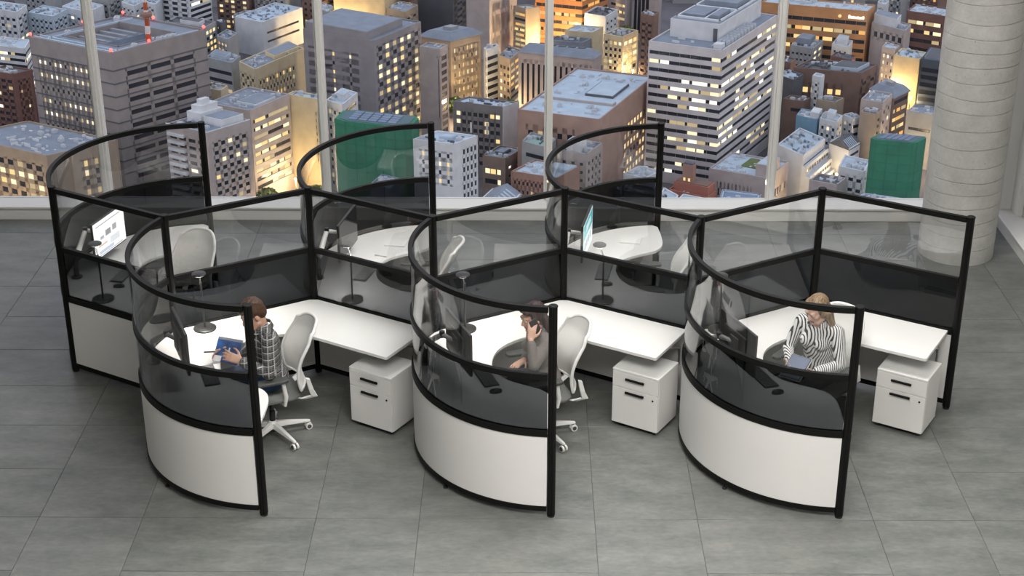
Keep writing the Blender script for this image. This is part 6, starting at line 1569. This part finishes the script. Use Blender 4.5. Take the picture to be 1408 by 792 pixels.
# red and white lattice mast on the roof edge of the taupe block
mt = thing('lattice_mast', 'red and white banded mast with a round platform rising behind the taupe office roof', 'mast', MAST[:3])
H_ = MAST[3]
for k in range(6):
    r = 0.75 - .05 * k
    z0, z1 = H_ * k / 6, H_ * (k + 1) / 6
    mb = MB()
    for (sx, sy) in ((1, 1), (1, -1), (-1, 1), (-1, -1)):
        mb.tube([(sx * r, sy * r, z0), (sx * (r - .05), sy * (r - .05), z1)], .16, 6)
    for (a, b) in (((1, 1), (-1, 1)), ((-1, 1), (-1, -1)), ((-1, -1), (1, -1)), ((1, -1), (1, 1))):
        mb.tube([(a[0] * r, a[1] * r, z0), (b[0] * r, b[1] * r, z1)], .12, 5); mb.tube([(b[0] * r, b[1] * r, z0), (a[0] * r, a[1] * r, z1)], .12, 5)
    mb.box(-r * .7, r * .7, -r * .7, r * .7, z0, z1)
    o = mb.build('mast_section', mat('mast_red', (0.52, 0.13, 0.06), .6) if k % 2 == 0 else mat('mast_white', (0.78, 0.78, 0.78), .6), mt)
    o['label'] = 'red mast section' if k % 2 == 0 else 'white mast section'
MB().lathe([(1.5, H_ * .52), (2.2, H_ * .55), (2.2, H_ * .60), (1.6, H_ * .63)], seg=16).build('platform', mat('mast_rust', (0.28, 0.15, 0.12), .7), mt)

# street trees
def tree(label, x, y, h, seed, col):
    t = thing('street_tree', label, 'tree', (x, y, GZ), 0, 'street trees among the city blocks')
    rnd = random.Random(seed)
    MB().tube([(0, 0, 0), (0.1, 0, h * .35), (0, 0.1, h * .6)], [.35, .28, .15], 8).build('trunk', cmat('brown'), t)
    lv = MB()
    for k in range(420):
        while True:
            p = Vector((rnd.uniform(-1, 1), rnd.uniform(-1, 1), rnd.uniform(-1, 1)))
            if .35 < p.length < 1: break
        c = Vector((p.x * h * .42, p.y * h * .42, h * .66 + p.z * h * .34))
        a = Vector((rnd.uniform(-1, 1), rnd.uniform(-1, 1), rnd.uniform(-1, 1))).normalized() * h * .075
        b_ = a.orthogonal().normalized() * h * .05
        lv.add([c - a, c + b_, c + a, c - b_], [(0, 1, 2, 3)])
    lv.build('foliage', mat(col, {'leaf_dark': (0.05, 0.085, 0.03), 'leaf_painted_lit': (0.16, 0.20, 0.05)}[col], .8), t, kind='stuff')  # lighter leaf tone has the lamplight painted into its colour
for k, (lb, x, y, h, c) in enumerate(TREES): tree(lb, x, y, h, 60 + k, c)

# street lamps: pole, arm, glowing head and its own light
M_lamp = emit('street_lamp_glow', (1.0, 0.80, 0.45), 9.0)
def street_lamp(label, x, y, h, pw):
    t = thing('street_lamp', label, 'street lamp', (x, y, GZ), 0, 'glowing street lamps in the city')
    MB().tube([(0, 0, 0), (0, 0, h), (0, -1.2, h + .4)], [.22, .14, .10], 8).build('pole', cmat('dgrey'), t)
    MB().ell((0, -1.5, h + .3), (.55, .75, .4), 10, 7).build('lamp_head', M_lamp, t, smooth=True)
    d = bpy.data.lights.new('street_light', 'POINT'); d.energy = pw; d.color = (1, .70, .34); d.shadow_soft_size = .8
    o = bpy.data.objects.new('street_light', d); COL.objects.link(o); o.parent = t; o.location = (0, -1.5, h - .6)
for (lb, x, y, h, pw) in LAMPS: street_lamp(lb, x, y, h, pw)

# street with lane marks, kerbs and cars, lower right between the terraces and the sill
(ax, ay), (bx_, by_) = STREET
d = Vector((bx_ - ax, by_ - ay)); Ls = d.length; sr = math.atan2(d.y, d.x)
st_ = MB().box(0, Ls, -5, 5, 0, .06).build('street', mat('street_asphalt', (0.06, 0.055, 0.055), .7)); struct(st_)
st_.location = (ax, ay, GZ); st_.rotation_euler = (0, 0, sr)
for sgn in (-1, 1): MB().box(0, Ls, sgn * 5 - .9, sgn * 5 + .9, 0, .2).build('kerb', cmat('grey'), st_)
M_mark = mat('road_marking', (.6, .6, .55), .8)
nmk = int(Ls / 6)
for k in range(nmk): MB().box(1 + k * 6, 4 + k * 6, -.12, .12, .06, .075).build('lane_mark', M_mark, st_)
car0 = None
def car(label, s_at, off, flip, colr):
    c = Vector((ax, ay)) + d.normalized() * s_at + Vector((-sin(sr), cos(sr))) * off
    t = thing('car', label, 'car', (c.x, c.y, GZ + .06), sr + (pi if flip else 0), 'small cars on the lit street')
    body = MB().prism([(-2.1, -.85), (1.9, -.85), (2.1, -.6), (2.1, .6), (1.9, .85), (-2.1, .85)], .35, .9).build('body', mat('car_' + colr, {'white': (.6, .6, .6), 'dark': (.05, .05, .06), 'silver': (.35, .36, .38)}[colr], .3), t, bevel=.1)
    q = [(-1.5, -.75), (.9, -.75), (.9, .75), (-1.5, .75)]; p = [(-1.1, -.62), (.3, -.62), (.3, .62), (-1.1, .62)]
    MB().add([(*a, .9) for a in q] + [(*a, 1.42) for a in p], [(3, 2, 1, 0), (4, 5, 6, 7), (0, 1, 5, 4), (1, 2, 6, 5), (2, 3, 7, 6), (3, 0, 4, 7)]).build('cabin', M_cwin, t)
    for (wx, wy) in ((-1.3, -.8), (1.3, -.8), (-1.3, .8), (1.3, .8)): MB().tube([(wx, wy - .1, .32), (wx, wy + .1, .32)], .32, 10).build('wheel', M_rubber, t)
    MB().box(2.08, 2.16, -.65, -.35, .55, .75).box(2.08, 2.16, .35, .65, .55, .75).build('headlights', emit('headlamp', (1, .9, .7), 8), t)
    MB().box(-2.16, -2.08, -.7, -.4, .6, .75).box(-2.16, -2.08, .4, .7, .6, .75).build('tail_lights', emit('tail_lamp', (1, .08, .03), 4), t)
for (lb, sa, of, fl_, cl) in CARS: car(lb, sa, of, fl_, cl)

# the city goes on outside the photograph's frame: one mass of plain low blocks
rnd = random.Random(77)
mass, mlit = MB(), MB()
for k in range(1500):
    x, y = rnd.uniform(-420, 430), rnd.uniform(430, 1150)
    half = 0.30 * (y + 12) + 84
    if abs(x - 4) < half and y < 850: continue
    w, dp, h = rnd.uniform(9, 22), rnd.uniform(9, 22), rnd.uniform(10, 30)
    mass.box(x, x + w, y, y + dp, GZ, GZ + h)
    for q in range(rnd.randint(2, 8)):
        zx, zz = x + rnd.uniform(.5, w - 2), GZ + rnd.uniform(2, h - 2)
        mlit.box(zx, zx + 1.2, y - .15, y + .1, zz, zz + 1.3)
o = mass.build('outlying_city', cmat('grey'), None, kind='stuff')
tag(o, 'mass of plain low city blocks far outside the framed view', 'city')
q = mlit.build('lit_windows', LIT[1][0], o, kind='stuff')
